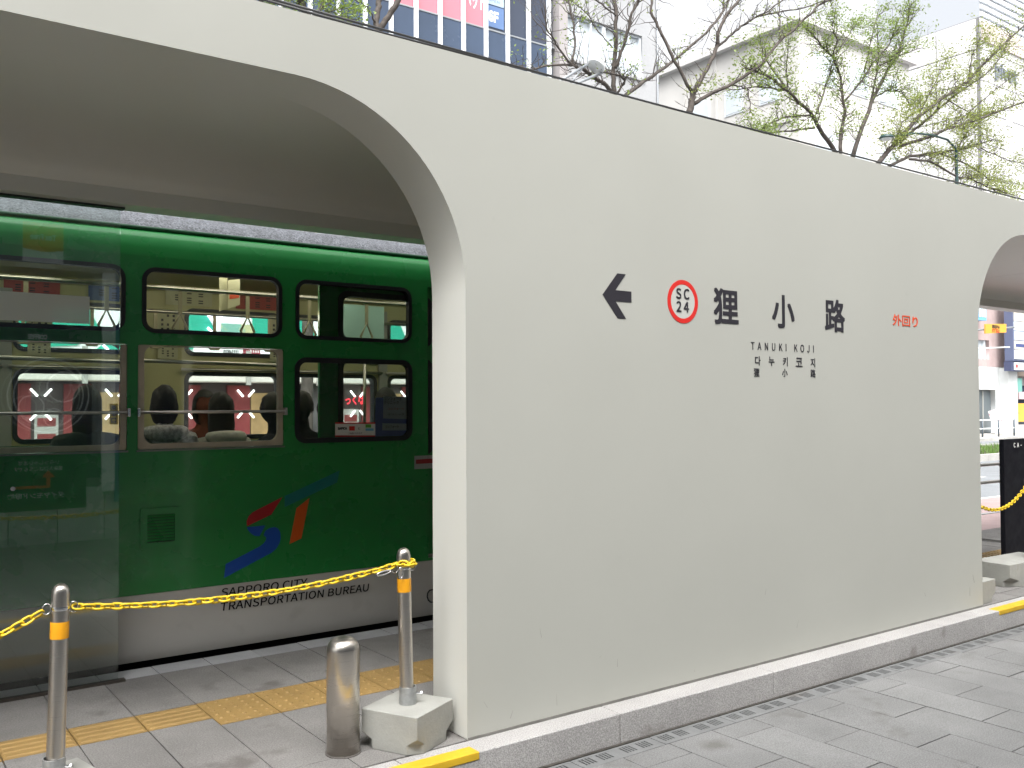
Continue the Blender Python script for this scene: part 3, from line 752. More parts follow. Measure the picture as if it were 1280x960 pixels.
def person(px, py_top, Y, rz, hair, hm, top, label, head=None, hood=None, cap=None, s=.87):
    p = P(px, py_top, Y=Y)
    zt = .60
    sc = max(.85, min(1.1, (p.z - zt) / 1.262)) if s is None else s
    base = thing('person', (p.x, Y, max(zt, p.z - 1.262 * sc)), label, 'person', 'passengers seated in the tram')
    b = link('body', BODY, base)
    for i in range(6):
        sl = b.material_slots[i]
        if i == 0: sl.link = 'OBJECT'; sl.material = top
    h = link('hair', HAIR[hair], base)
    if not HAIR[hair].materials: HAIR[hair].materials.append(HBLACK)
    h.material_slots[0].link = 'OBJECT'; h.material_slots[0].material = hm
    if hood:
        mb = MB()
        pts = [(.115 * math.cos(a), .075 * math.sin(a) - .03, .955 + .02 * math.sin(a)) for a in [math.pi * (1 + i / 12) for i in range(13)]]
        mb.tube([Vector(q) + Vector((0, -.01, .0)) for q in pts], [.03 + .03 * math.sin(math.pi * i / 12) for i in range(13)], 10)
        mb.ball((0, -.095, .90), .09, 10, (1.15, .5, 1))
        me = mb.mesh('hood', hood, smooth=True); link('hood', me, base)
    base.rotation_euler = (0, 0, rz); base.scale = (sc, sc, sc)
    return base
NY = 5.56
person(206, 481, NY, R(-8), 'bob', HBLACK, cloth('grey_check', (.55, .53, .56), var=.45, vs=55), 'passenger with dark bobbed hair and grey checked hooded top, seen from behind', hood=cloth('grey_check', (.3, .29, .31)))
person(278, 492, NY, R(6), 'long', HBLACK, cloth('white_hoodie', (.78, .74, .68)), 'passenger with long dark hair and a white hooded top seated by the tram window', hood=cloth('white_hoodie', (.78, .74, .68)))
person(254, 487, 6.2, R(190), 'bob', HBLACK, cloth('rust_top', (.20, .055, .03)), 'passenger in a rust red top facing the window from inside the tram')
person(345, 491, NY + .02, R(35), 'short', HBLACK, cloth('navy_shirt', (.012, .016, .035), var=.5, vs=60), 'passenger with short dark hair and a dark navy patterned shirt')
person(378, 488, NY, R(-10), 'short', HBLACK, cloth('black_coat', (.012, .014, .02)), 'passenger in a black coat behind the left half of the sliding door window')
person(413, 493, NY + .06, R(15), 'long', HBROWN, cloth('charcoal_coat', (.02, .024, .034)), 'passenger with long brown hair half hidden by the open green door')
person(484, 484, NY + .1, R(0), 'short', HBLACK, cloth('blue_coat', (.03, .04, .16)), 'passenger whose dark hair shows above the blue window poster')
person(110, 481, NY, R(0), 'long', HBLACK, cloth('dark_grey_coat', (.045, .05, .05)), 'passenger in a dark grey coat seen through the glass screen')

# ------------------------------------------------------------------ chain posts, chains, bollard
def block_mesh(w=.275, h=.16):
    """square precast foot with a notch cut out of each lower corner"""
    bm = bmesh.new(); bmesh.ops.create_cube(bm, size=1)
    for q in bm.verts: q.co = Vector((q.co.x * w, q.co.y * w, (q.co.z + .5) * h))
    me = bpy.data.meshes.new('block'); bm.to_mesh(me); bm.free()
    me.materials.append(CONC); return me
def foot_block():
    w, h, n, nh = .1375, .16, .052, .072
    mb = MB()
    o8 = [(-w + n, -w), (w - n, -w), (w, -w + n), (w, w - n), (w - n, w), (-w + n, w), (-w, w - n), (-w, -w + n)]
    i8 = [(x * .985, y * .985) for x, y in o8]
    sq = [(-w, -w), (w, -w), (w, w), (-w, w)]
    V = [(x, y, 0) for x, y in i8] + [(x, y, nh * .55) for x, y in o8] + [(x, y, nh) for x, y in sq] + [(x, y, h) for x, y in sq]
    lo, mi, co, tp = list(range(8)), list(range(8, 16)), list(range(16, 20)), list(range(20, 24))
    Fc = [lo[::-1], tp]
    for i in range(8): Fc.append((lo[i], lo[(i + 1) % 8], mi[(i + 1) % 8], mi[i]))
    # sides: front between mid pts 0,1 ; corners meet notches
    pairs = [(0, 1, 0, 1), (2, 3, 1, 2), (4, 5, 2, 3), (6, 7, 3, 0)]
    for a, b, c, d in pairs: Fc.append((mi[a], mi[b], co[d], tp[d], tp[c], co[c]))
    Fc += [(mi[7], mi[0], co[0]), (mi[1], mi[2], co[1]), (mi[3], mi[4], co[2]), (mi[5], mi[6], co[3])]
    return mb.add(V, Fc)
CP = thing('chain_post', (0, 0, 0), '', 'post', 'chain posts along the platform edge')
foot_block().build('base_block', CONC, CP, bevel=.004)
sk_ = MB().lathe([(.036, .155), (.036, .232), (.031, .232), (.031, .2)], n=24).build('socket', GALV, CP, smooth=True, auto=40)
MB().tube([(.03, -.02, .20), (.052, -.034, .20)], .006, 8).tube([(.045, -.030, .20), (.0505, -.0335, .20)], .010, 6).build('bolt', CHROME, sk_)
pole = MB().lathe([(.0288, .16), (.0288, .775), (.0265, .790), (.021, .801), (.012, .808), (.001, .811)], n=28).build('pole', STEEL, CP, smooth=True, auto=50)
MB().lathe([(.0294, .628), (.0296, .630), (.0296, .682), (.0294, .684)], n=28).build('amber_band', BAND, pole, smooth=True, auto=50)
MB().lathe([(.0292, .722), (.0296, .724), (.0296, .733), (.0292, .735)], n=28).build('steel_collar', CHROME, pole, smooth=True, auto=50)
for s in (-1, 1):
    MB().tube([(s * (.029 + .013 - .013 * math.cos(2 * math.pi * i / 12)), 0, .728 + .018 * math.sin(2 * math.pi * i / 12)) for i in range(12)], .0022, 6, closed=True).build('eye_ring', CHROME, pole, smooth=True)
pst = [((1.925, 3.402), R(26.4), (0, R(-1.4)), 'chain post on a concrete block beside the steel bollard and cream wall edge'),
       ((.583, 3.425), R(12), (0, R(1.3)), 'chain post with amber band in front of the glass screen'),
       ((-.80, 3.43), R(5), (0, 0), 'chain post beyond the glass screen post, left end of the chain'),
       ((6.485, 3.425), R(3), (0, 0), 'chain post whose concrete foot peeks out behind the far end of the wall'),
       ((7.63, 3.52), R(-3), (0, 0), 'chain post on a grey concrete block before the black notice board')]
posts = []
for i, ((x, y), rz, (tx, ty), lb) in enumerate(pst):
    o = CP if i == 0 else copy_tree(CP)
    o.location = (x, y, PL); o['label'] = lb
    for ch in o.children:
        if ch.name.startswith('base_block'): ch.rotation_euler = (0, 0, rz)
        elif ch.name.startswith('pole'): ch.rotation_euler = (tx, ty, 0)
    if i == 4:
        for ch in o.children:
            if ch.name.startswith('base_block'): ch.scale = (2.5, 1.1, 1.12); ch.location = (-.12, .06, 0)
            else: ch.location = (0, 0, .02)
    posts.append(o)
# yellow plastic chains, link by link
def link_mesh():
    L_, W_, r_ = .0205, .0112, .0045; pts = []
    for i in range(5): a = R(-90 + 45 * i); pts.append((L_ - W_ + W_ * math.cos(a) * 1.0, W_ * math.sin(a), 0))
    for i in range(5): a = R(90 + 45 * i); pts.append((-(L_ - W_) + W_ * math.cos(a), W_ * math.sin(a), 0))
    return MB().tube(pts, r_, 6, closed=True).mesh('link', CHAINY, smooth=True)
LM = link_mesh()
def chain(a, b, sag, label):
    a, b = Vector(a), Vector(b); root = thing('plastic_chain', a, label, 'chain', 'yellow plastic chains')
    n = int((b - a).length * (1 + 2.6 * (sag / (b - a).length) ** 2) / .0305)
    pt = lambda t: a.lerp(b, t) - Vector((0, 0, 4 * sag * t * (1 - t)))
    for i in range(n):
        p0, p1 = pt(i / n), pt((i + 1) / n); d = (p1 - p0).normalized()
        o = link('link', LM, root); o.location = (p0 + p1) / 2 - a
        q = d.to_track_quat('X', 'Z'); o.rotation_mode = 'QUATERNION'
        o.rotation_quaternion = q @ Vector((1, 0, 0)).rotation_difference(Vector((1, 0, 0))) @ Matrix.Rotation(R((90 if i % 2 else 0) + random.uniform(20, 50)), 3, 'X').to_quaternion()
    return root
c1 = chain((.640, 3.425, .927), (1.885, 3.398, .945), .046, 'yellow plastic chain hung between the glass screen post and the bollard post')
c2 = chain((-.76, 3.43, .915), (.545, 3.425, .922), .17, 'yellow plastic chain drooping from the post before the glass screen out past it')
c3 = chain((6.54, 3.425, .925), (7.59, 3.52, .945), .13, 'yellow plastic chain sagging in front of the black notice board')
# the chain ends in a loop round the post with a snap hook
for i in range(9):
    a = R(200 + 300 * i / 9); o = link('link', LM, c1)
    o.location = Vector((1.911 + .038 * math.cos(a), 3.402 + .038 * math.sin(a), .946 + .003 * math.sin(a * 2))) - Vector((.640, 3.425, .927))
    o.rotation_euler = (R(90 if i % 2 else 15), 0, a + R(90))
MB().tube([P(480 + 9 * math.cos(2 * math.pi * i / 14) * 1.0, 716 - 2.6 * math.cos(2 * math.pi * i / 14) + 2.2 * math.sin(2 * math.pi * i / 14), Y=3.375) for i in range(14)], .0026, 6, closed=True).build('snap_hook', CHROME, c1, smooth=True)
MB().tube([P(501 + 2.6 * math.cos(2 * math.pi * i / 14), 716 + 7 * math.sin(2 * math.pi * i / 14), Y=3.365) for i in range(14)], .0024, 6, closed=True).build('snap_hook', CHROME, c1, smooth=True)
bo = thing('steel_bollard', (1.655, 3.455, PL), 'short round topped brushed stainless steel bollard on the platform', 'bollard')
bpf = [(.0665, .0)] + [(.0665, .41)] + [(.0665 * math.cos(R(a)) ** .7 + .0005, .41 + .058 * math.sin(R(a))) for a in (12, 24, 36, 48, 60, 70, 80, 86, 90)]
MB().lathe([(r_ + 0, z) for r_, z in bpf], (1.655, 3.455, PL), 40).build('tube', STEEL, bo, smooth=True)
MB().lathe([(.072, 0), (.072, .004), (.0668, .006)], (1.655, 3.455, PL), 40).build('base_collar', mat('grimy_steel', (.12, .11, .10), .7, .4), bo, smooth=True, auto=40)
MB().box(-.006, .006, -.004, .004, -.004, .004).xf(Matrix.Translation((1.605, 3.4995, PL + .325))).build('rivet', CHROME, bo)

# ------------------------------------------------------------------ right end of the platform
BLACKB = mat('black_board', (.003, .003, .006), .6, spec=.2, var=.1, vscale=5)
bd = thing('notice_board', (8.3, 3.87, PL), 'tall black notice board standing on the platform behind a yellow chain', 'notice board')
MB().box(7.945, 8.66, 3.86, 3.90, PL + .085, 1.298).build('panel', BLACKB, bd, bevel=.004)
for x in (7.965, 8.60): MB().box(x, x + .04, 3.865, 3.895, PL + .02, PL + .09).build('leg', BLACKB, bd)
for x in (7.90, 8.53): MB().box(x, x + .16, 3.70, 4.05, PL, PL + .035).build('foot', mat('foot_grey', (.13, .13, .13), .7), bd, bevel=.006)
text('lettering', 'CA-', .040, (8.185, 3.8585, 1.245), mat('board_white', (.7, .7, .68), .6), bd, bold=.01, space=1.45)
rl = thing('platform_railing', (8, 5.08, PL), 'two bar stainless steel railing along the back of the platform', 'railing')
for z in (.938, .748):
    MB().tube([(5.8, 5.08, z), (10.36, 5.08, z)], .017, 10).build('bar', STEEL, rl, smooth=True)
    MB().tube([(10.30, 5.08, z), (10.40, 5.08, z - .03), (10.42, 5.08, z - .075)], .010, 8).ball((10.42, 5.08, z - .085), .026, 12).build('ball_end', STEEL, rl, smooth=True)
for x in (5.9, 7.4, 8.9): MB().tube([(x, 5.08, PL), (x, 5.08, .955)], .022, 10).build('post', STEEL, rl, smooth=True)

# ------------------------------------------------------------------ middle of the street
KERBF = mat('far_kerb_stone', (.36, .35, .33), .8, var=.15, vscale=2, spk=.2, sscale=40)
md = struct('median_strip', MB().box(-10, 70, 13.75, 16.9, -.06, .08), mat('soil', (.07, .055, .04), .95, var=.3, vscale=4))
for k in range(80): MB().box(-10 + k, -9.01 + k, 13.55, 13.75, -.06, .13).build('kerb_stone', KERBF, md)
for k in range(80): MB().box(-10 + k, -9.01 + k, 16.9, 17.1, -.06, .13).build('kerb_stone', KERBF, md)
gm = MB(); rg = random.Random(3)
for i in range(22000):
    x = rg.uniform(-2, 60); y = rg.uniform(13.8, 16.85); h = rg.uniform(.06, .2); a = rg.uniform(0, 6.28); w = .012; dx, dy = rg.uniform(-.05, .05), rg.uniform(-.05, .05)
    gm.add([(x - w * math.cos(a), y - w * math.sin(a), .07), (x + w * math.cos(a), y + w * math.sin(a), .07), (x + dx, y + dy, .07 + h)], [(0, 1, 2)])
go = gm.build('grass', mat('grass', (.09, .17, .03), .8, var=.3, vscale=3), None, kind='stuff')
tag(go, 'low green grass growing in the strip between the carriageways', 'grass')
fs = struct('far_pavement', MB().box(-30, 120, 20.9, 24.9, -.06, .06), mat('far_paving', (.38, .37, .35), .8, var=.1, vscale=2, spk=.1, sscale=20))
MB().box(-30, 120, 22.9, 23.2, .06, .064).build('tactile_strip', TACT, fs)
for k in range(60): MB().box(-10 + k * 1.2, -8.81 + k * 1.2, 20.75, 20.9, -.06, .075).build('kerb_stone', KERBF, fs)

# ------------------------------------------------------------------ trees
BARK = mat('bark', (.06, .05, .043), .9, var=.35, vscale=9, bump=.9, bscale=40)
LEAF = [bpy.data.materials.new('spring_leaf_%d' % i) for i in range(2)]
for L_, c in zip(LEAF, ((.19, .26, .065), (.22, .26, .07))):
    L_.use_nodes = True; N = L_.node_tree.nodes; K = L_.node_tree.links; b = N['Principled BSDF']
    b.inputs['Base Color'].default_value = (*c, 1); b.inputs['Roughness'].default_value = .55
    tl = N.new('ShaderNodeBsdfTranslucent'); tl.inputs[0].default_value = (c[0] * 1.3, c[1] * 1.3, c[2], 1)
    mx = N.new('ShaderNodeMixShader'); mx.inputs[0].default_value = .45
    K.new(b.outputs[0], mx.inputs[1]); K.new(tl.outputs[0], mx.inputs[2]); K.new(mx.outputs[0], N['Material Output'].inputs[0])
def tree(name, label, Y, limbs, leafy, seed, base=None, ntw=5, spread=.9):
    """limbs traced as pixel lines with a depth drift; a trunk to the ground, twigs and young leaves are grown on them"""
    rg = random.Random(seed)
    L0 = limbs[0][0]; root = P(L0[0][0], L0[0][1], Y=Y)
    bx = base if base is not None else root.x + rg.uniform(-.15, .15)
    t = thing(name, (bx, Y, .05), label, 'tree', 'street trees in the median strip')
    wood, twigs, leaves = MB(), MB(), MB()
    r0 = limbs[0][1]
    dep = (root - CAM).dot(FWD)
    rt = r0 * dep / F_PX
    wood.tube([(bx, Y, .0), (bx + (root.x - bx) * .1, Y, .4), (bx + (root.x - bx) * .5, Y, root.z * .5), tuple(root)], [rt * 2.2, rt * 1.6, rt * 1.3, rt * 1.05], 12)
    nodes = []
    for pts, ra, rb, dy in limbs:
        n = len(pts); ps = []
        for i, (x, y) in enumerate(pts):
            ps.append(P(x, y, Y=Y + dy * i / max(1, n - 1)))
        # carry the limb on beyond the frame
        if pts[-1][1] < 8: 
            d = (ps[-1] - ps[-2]).normalized(); ps.append(ps[-1] + d * 1.2 + Vector((rg.uniform(-.3, .3), rg.uniform(-.3, .3), .2))); n += 1
        fine = []
        for i in range(n - 1):
            for k in range(4): 
                q = ps[i].lerp(ps[i + 1], k / 4)
                if k: q = q + Vector((rg.uniform(-1, 1), rg.uniform(-1, 1), rg.uniform(-1, 1))) * .018
                fine.append(q)
        fine.append(ps[-1])
        rr = [(ra + (rb - ra) * i / (len(fine) - 1)) * dep / F_PX for i in range(len(fine))]
        rr = [q * .85 for q in rr]
        wood.tube(fine, rr, 8)
        for i in range(2, len(fine)): nodes.append((fine[i], (fine[i] - fine[i - 1]).normalized(), rr[i], i / len(fine)))
    lf = leafy
    def leafcl(p, n):
        for _ in range(n):
            c = p + Vector((rg.gauss(0, .10), rg.gauss(0, .10), rg.gauss(0, .08)))
            s = rg.uniform(.02, .044); u = Vector((rg.gauss(0, 1), rg.gauss(0, 1), rg.gauss(0, .6))).normalized(); w = u.orthogonal().normalized() * .5
            if rg.random() < .5: w = u.cross(w).normalized() * .5
            leaves.add([c - u * s, c + w * s, c + u * s, c - w * s], [(0, 1, 2, 3)])
    for p, d, r_, f in nodes:
        for _ in range(ntw):
            if rg.random() > .35 + .5 * f: continue
            u = (d * .6 + Vector((rg.gauss(0, .6), rg.gauss(0, .6), rg.gauss(.25, .5)))).normalized()
            l = rg.uniform(.25, spread); q = [p]
            for k in range(4):
                u = (u + Vector((rg.gauss(0, .22), rg.gauss(0, .22), rg.gauss(.04, .2)))).normalized(); q.append(q[-1] + u * l / 4)
            rw = min(r_ * .5, .012)
            twigs.tube(q, [rw, rw * .8, rw * .6, rw * .45, rw * .3], 4, cap=False)
            for k in (1, 2, 3):
                if rg.random() < .7:
                    u2 = (u + Vector((rg.gauss(0, .7), rg.gauss(0, .7), rg.gauss(0, .5)))).normalized(); e = q[k] + u2 * l * .35
                    twigs.tube([q[k], q[k].lerp(e, .5) + Vector((0, 0, rg.uniform(-.02, .03))), e], [rw * .5, rw * .4, rw * .25], 3, cap=False)
                    if rg.random() < lf: leafcl(e, rg.randint(6, 13))
            if rg.random() < lf: leafcl(q[-1], rg.randint(8, 16))
            if rg.random() < lf * .7: leafcl(q[2], rg.randint(2, 6))
    tk = wood.build('trunk', BARK, t, smooth=True)
    if twigs.f: twigs.build('twigs', BARK, tk, smooth=True, kind='stuff')
    if leaves.f: leaves.build('crown', LEAF[seed % 2], t, kind='stuff')
    return t
tree('street_tree', 'dark trunked tree with a few fresh leaf tufts before the blue glass building', 15.0, [([(388, 24), (380, 12), (372, -4)], 5, 4.5, 0), ([(388, 24), (400, 12), (409, 0), (414, -8)], 3, 2.2, .2), ([(388, 20), (350, 14), (330, 4)], 1.5, .8, -.4), ([(390, 22), (420, 20), (448, 24)], 1.3, .6, -.5), ([(388, 24), (420, 12), (440, 10)], 1.3, .6, -.3)], .5, 4, ntw=4, spread=.35)
tree('street_tree', 'thick forked bare tree trunk in front of the blue glass building', 15.3, [([(471, 42), (470, 30), (472.5, 12), (475, -2)], 4.5, 4, .1), ([(474, 38), (482, 25), (490, 13), (500, -4)], 4.5, 4, -.2), ([(469, 28), (460, 11), (452, 3), (440, -2)], 1.2, .6, -.3)], .0, 5, base=P(403, 600, Y=15.3).x, ntw=0)
tree('street_tree', 'bare spreading tree with broken low limb in front of the concrete building', 14.6,
     [([(768, 120), (766, 92), (770, 47), (770, 14), (766, -6)], 3.6, 2.2, .2), ([(769, 85), (776, 65), (782, 47), (788, 23), (799, -2)], 2.6, 1.6, -.4), ([(765, 116), (754, 103), (740, 96), (730, 87), (715, 81), (724, 80), (692, 97)][:4], 3.0, 2.6, -.5),
      ([(772, 116), (781, 102), (775, 94), (754, 90)], 1.8, 1.2, -.2), ([(779, 122), (800, 106), (822, 90), (843, 75), (883, 41), (904, 14), (904, -5)], 3.2, 1.2, .8), ([(883, 41), (900, 22), (915, -4)], 1.2, .8, .3),
      ([(730, 87), (714, 81), (695, 56), (683, 35), (681, 10)], 1.8, .7, -.3), ([(716, 82), (718.6, 47), (714, 19), (711, -3)], 1.7, 1.0, .2), ([(714, 82), (683, 82), (665, 87), (640, 80)], 1.8, .8, -.4), ([(766, 60), (748, 40), (735, 18), (716, 2)], 1.0, .5, .4), ([(770, 20), (755, 8), (742, -3)], 1.2, .8, -.3),
      ([(690, 50), (672, 30), (660, 12)], .8, .4, .2)], .10, 6, ntw=3, spread=.8)
tree('street_tree', 'bare tree forking in a wide V against the white sky', 14.8,
     [([(862, 142), (864, 128), (867, 115)], 5, 4.2, 0), ([(866, 116), (842, 75), (832, 52), (822, 33), (813.5, 14), (815, -5)], 2.6, 1.6, .5), ([(867, 115), (876, 100), (885, 84), (897, 56), (897, 42), (906, 21), (926, -3)], 3.4, 2, -.3),
      ([(897, 58), (915, 43), (930, 31), (942, 23), (961, 17), (995, 12), (1036, 0)], 2.0, .8, .4), ([(945, 21), (963, 12), (980, -2)], 1.2, .8, -.3),
      ([(867, 130), (880, 122), (918, 103), (953, 79), (976, 50), (992.5, 37.5), (1009, 21), (1024, 6), (1038, 0)], 3.0, 1.2, -.6), ([(976, 50), (974, 21), (974, 4)], 1.2, .5, .2), ([(917, 106), (934, 110), (938, 129), (937, 142)], 1.2, .6, -.2)], .12, 7, ntw=2, spread=.7)
tree('street_tree', 'leafy multi stemmed tree rising behind the middle of the shelter wall', 15.2,
     [([(1044.6, 192), (1024, 160), (1013, 140), (984, 113.5), (961, 96), (932, 85)], 3.4, 1.0, -.6), ([(980, 112.5), (949, 108), (915, 112.5)], 1.5, .6, .3), ([(1013, 144), (984, 146), (963, 154), (949, 164)], 1.6, .8, -.4), ([(1018, 160), (980, 164), (950, 168), (935, 172)], 1.4, .7, -.6), ([(984, 113), (959, 77), (950, 55)], 1.2, .5, .3), ([(984, 113), (983, 80), (986, 50)], 1.0, .5, -.3),
      ([(1051, 192), (1051, 164.6), (1056, 142), (1053, 117), (1051, 98), (1041.5, 71), (1026, 56), (1009, 35)], 2.9, .9, .3), ([(1021, 142), (1030, 115), (1040, 81)], 1.6, 1.1, .4), ([(1042, 69), (1046.7, 50), (1040, 35), (1044, 12)], 1.2, .4, -.2), ([(1045, 67), (1063, 42), (1065, 33)], 1.0, .4, .3), ([(1057, 125), (1078, 100), (1090, 80), (1112, 55), (1118, 38)], 1.6, .6, -.4),
      ([(1066, 196), (1078, 158), (1093, 120), (1109, 88.5), (1124, 62.5), (1133, 34), (1138, 8)], 3.4, 1.0, -.2), ([(1088, 128), (1096, 90), (1098, 75), (1096, 35)], 1.6, .6, .3), ([(1096, 120), (1109, 113), (1127, 114.6), (1138, 132)], 1.3, .6, -.3), ([(1080, 90), (1090, 47), (1098, 12)], 1.3, .5, .4), ([(1100, 82), (1128, 68), (1152, 60)], 1.2, .5, -.3)], .75, 8, ntw=5, spread=.8)
tree('street_tree', 'leafy tree with long low boughs sweeping out over the end of the shelter', 14.4,
     [([(1097, 205), (1119, 180), (1148, 146), (1179, 122), (1210, 101.6), (1247, 62.5), (1280, 32), (1300, 15)], 3.6, 1.0, -.3), ([(1125, 178), (1160, 148), (1190, 122), (1230, 95), (1256, 66)], 2.2, .8, .4), ([(1125.6, 183), (1166, 169), (1184, 161), (1226, 148), (1278, 128), (1300, 122)], 2.6, 1.0, -.6), ([(1111, 208), (1137, 195), (1179, 190), (1210, 185), (1241, 174.5)], 2.6, 1.0, .2), ([(1137, 199), (1163, 202), (1197, 221), (1215, 224), (1240, 236), (1270, 245)], 2.0, .8, -.5), ([(1174, 191), (1210, 206), (1236, 224), (1262, 230)], 1.5, .7, .3),
      ([(1148, 146), (1150, 136), (1128, 152), (1122, 170)], 1.2, .6, -.2), ([(1179, 122), (1220, 146), (1250, 140)], 1.0, .5, .4), ([(1198, 184), (1205, 170), (1225, 152)], 1.3, .7, .1), ([(1150, 140), (1165, 110), (1180, 80)], 1.1, .5, .3), ([(1210, 102), (1215, 70), (1225, 50)], 1.0, .4, -.3), ([(1166, 172), (1200, 150), (1260, 100), (1285, 85)], 1.2, .5, .3), ([(1226, 185), (1260, 200), (1285, 205)], 1.0, .5, .1)], .95, 9, ntw=6, spread=.8)

# ------------------------------------------------------------------ street lamps
LAMPG = mat('lamp_grey', (.30, .32, .34), .45, .4)
LAMPD = mat('lamp_green_black', (.02, .05, .05), .4)
LAMPW = mat('lamp_white', (.75, .78, .80), .4)
h0 = P(743, 80, Y=14.0); lp0 = P(676, 118, Y=14.0)
lp = thing('street_lamp', (lp0.x, 14.0, .1), 'grey armed street lamp with a white domed head among bare branches', 'street lamp')
MB().tube([(lp0.x, 14.0, .0), (lp0.x, 14.0, lp0.z + .1)], [.07, .05], 12).build('pole', LAMPG, lp, smooth=True)
MB().tube([(lp0.x, 14, lp0.z - .1), P(700, 101, Y=14), P(735, 80, Y=14)], .03, 8).build('arm', LAMPG, lp, smooth=True)
MB().tube([(lp0.x, 14, lp0.z - .35), P(717.5, 105.6, Y=14), P(752, 91, Y=14)], .03, 8).build('arm', LAMPG, lp, smooth=True)
MB().tube([P(727, 87, Y=14), P(713, 104, Y=14)], .018, 8).build('strut', LAMPG, lp, smooth=True)
dm = MB().lathe([(.02, .16), (.10, .145), (.17, .08), (.19, 0), (.17, -.01)], (0, 0, 0), 20).xf(Matrix.Translation(P(745, 83, Y=14)) @ Matrix.Rotation(R(35), 4, 'Y')).build('lamp_head', LAMPW, lp, smooth=True)
h1 = P(1108, 171, Y=14.2); p1 = P(1196, 229, Y=14.2)
lq = thing('street_lamp', (p1.x, 14.2, .1), 'dark green curved street lamp with a flat dish head under the leafy boughs', 'street lamp')
MB().tube([(p1.x, 14.2, 0), (p1.x, 14.2, p1.z), P(1195, 186, Y=14.2), P(1184, 174.5, Y=14.2), P(1166, 169, Y=14.2), P(1145, 166.5, Y=14.2), P(1118, 170, Y=14.2)], [.06, .05, .038, .032, .03, .028, .028], 10).build('pole', LAMPD, lq, smooth=True)
MB().lathe([(.19, -.05), (.20, -.03), (.17, .02), (.08, .06), (.01, .075)], tuple(h1), 20).build('lamp_head', LAMPD, lq, smooth=True)
MB().lathe([(.02, -.10), (.12, -.085), (.17, -.051)], tuple(h1), 20).build('diffuser', LAMPW, lq, smooth=True)

# ------------------------------------------------------------------ buildings across the street
BY = 25.0
BLUE = mat('blue_curtain_panel', (.04, .062, .105), .25, var=.08, vscale=.6, rnd=.08)
WIN = mat('window_pane_dark', (.035, .045, .07), .08, var=.1, vscale=.4, rnd=.1)
PINKF = mat('pink_window_film', (.52, .17, .21), .3, rnd=.05)
MULL = mat('white_mullion', (.80, .82, .84), .35)
b1 = thing('curtain_wall_building', (8, BY, 0), 'blue glass curtain wall building with white mullions and pink window film', 'building')
MB().box(-14, 20.15, BY + .12, BY + 9, 0, 30).build('core', mat('core_grey', (.10, .11, .13), .7), b1)
x_m = [13.589 + .889 * k for k in range(-31, 8)]
pm, wm, km = {}, {}, {}
rows = [(4.9, 6.2, 0), (6.25, 8.15, 1), (8.2, 10.1, 0), (10.15, 12.05, 1), (12.1, 14.15, 0), (14.22, 16.2, 1), (16.25, 18.2, 0), (18.25, 20.2, 1), (20.25, 22.2, 0)]
pmesh = {}
for i, x in enumerate(x_m[:-1]):
    if x < 4: continue
    for z0, z1, w in rows:
        mt = WIN if w else BLUE
        if w and abs(z0 - 14.22) < .01 and 13.3 < x < 17.0: mt = PINKF
        key = (mt.name, round(z1 - z0, 2))
        if key not in pmesh: pmesh[key] = MB().box(.03, .86, 0, .08, 0, z1 - z0).mesh('panel', mt)
        o = link('glass_panel' if w else 'spandrel_panel', pmesh[key], b1); o.location = Vector((x, BY + (.04 if w else 0), z0)) - ORG[b1.name]
MB().box(-14, 4.0, BY, BY + .11, 4.9, 30).build('blank_panel', BLUE, b1)
MB().box(4.0, 20.1, BY, BY + .11, 22.25, 30).build('blank_panel', BLUE, b1)
mm_ = MB().box(-.045, .045, -.14, .02, 4.9, 30).mesh('mullion', MULL)
for x in x_m:
    if x < 4: continue
    o = link('mullion', mm_, b1); o.location = Vector((x - .015, BY, 0)) - ORG[b1.name]
for z0, z1, w in rows: MB().box(4, 20.1, BY - .02, BY + .1, z1, z1 + .05).build('transom', LAMPG, b1)
f6 = MB().box(17.18, 17.93, BY + .02, BY + .035, 14.30, 15.02).build('floor_sign', mat('floor_blue', (.10, .17, .33), .4), b1)
text('lettering', '6F', .38, (17.50, BY + .017, 14.66), MULL, f6, bold=.02, width=.42)
f7 = MB().box(17.18, 17.93, BY + .02, BY + .035, 15.06, 15.9).build('floor_sign', mat('floor_pale', (.35, .45, .58), .4), b1)
text('lettering', 'SHOP\nOPEN', .42, (17.52, BY + .017, 15.36), mat('floor_ink', (.12, .16, .25), .5), f7, width=.48)
text('lettering', 'ペット', .62, (16.75, BY + .036, 15.05), MULL, b1, width=.8, bold=.02)
text('lettering', 'ニ', .5, (15.55, BY + .036, 15.45), MULL, b1, width=.6, bold=.02)
MB().box(20.12, 20.5, BY - .25, BY + 9, 0, 30).build('corner_pier', mat('pier_brown_grey', (.33, .31, .31), .8), b1)

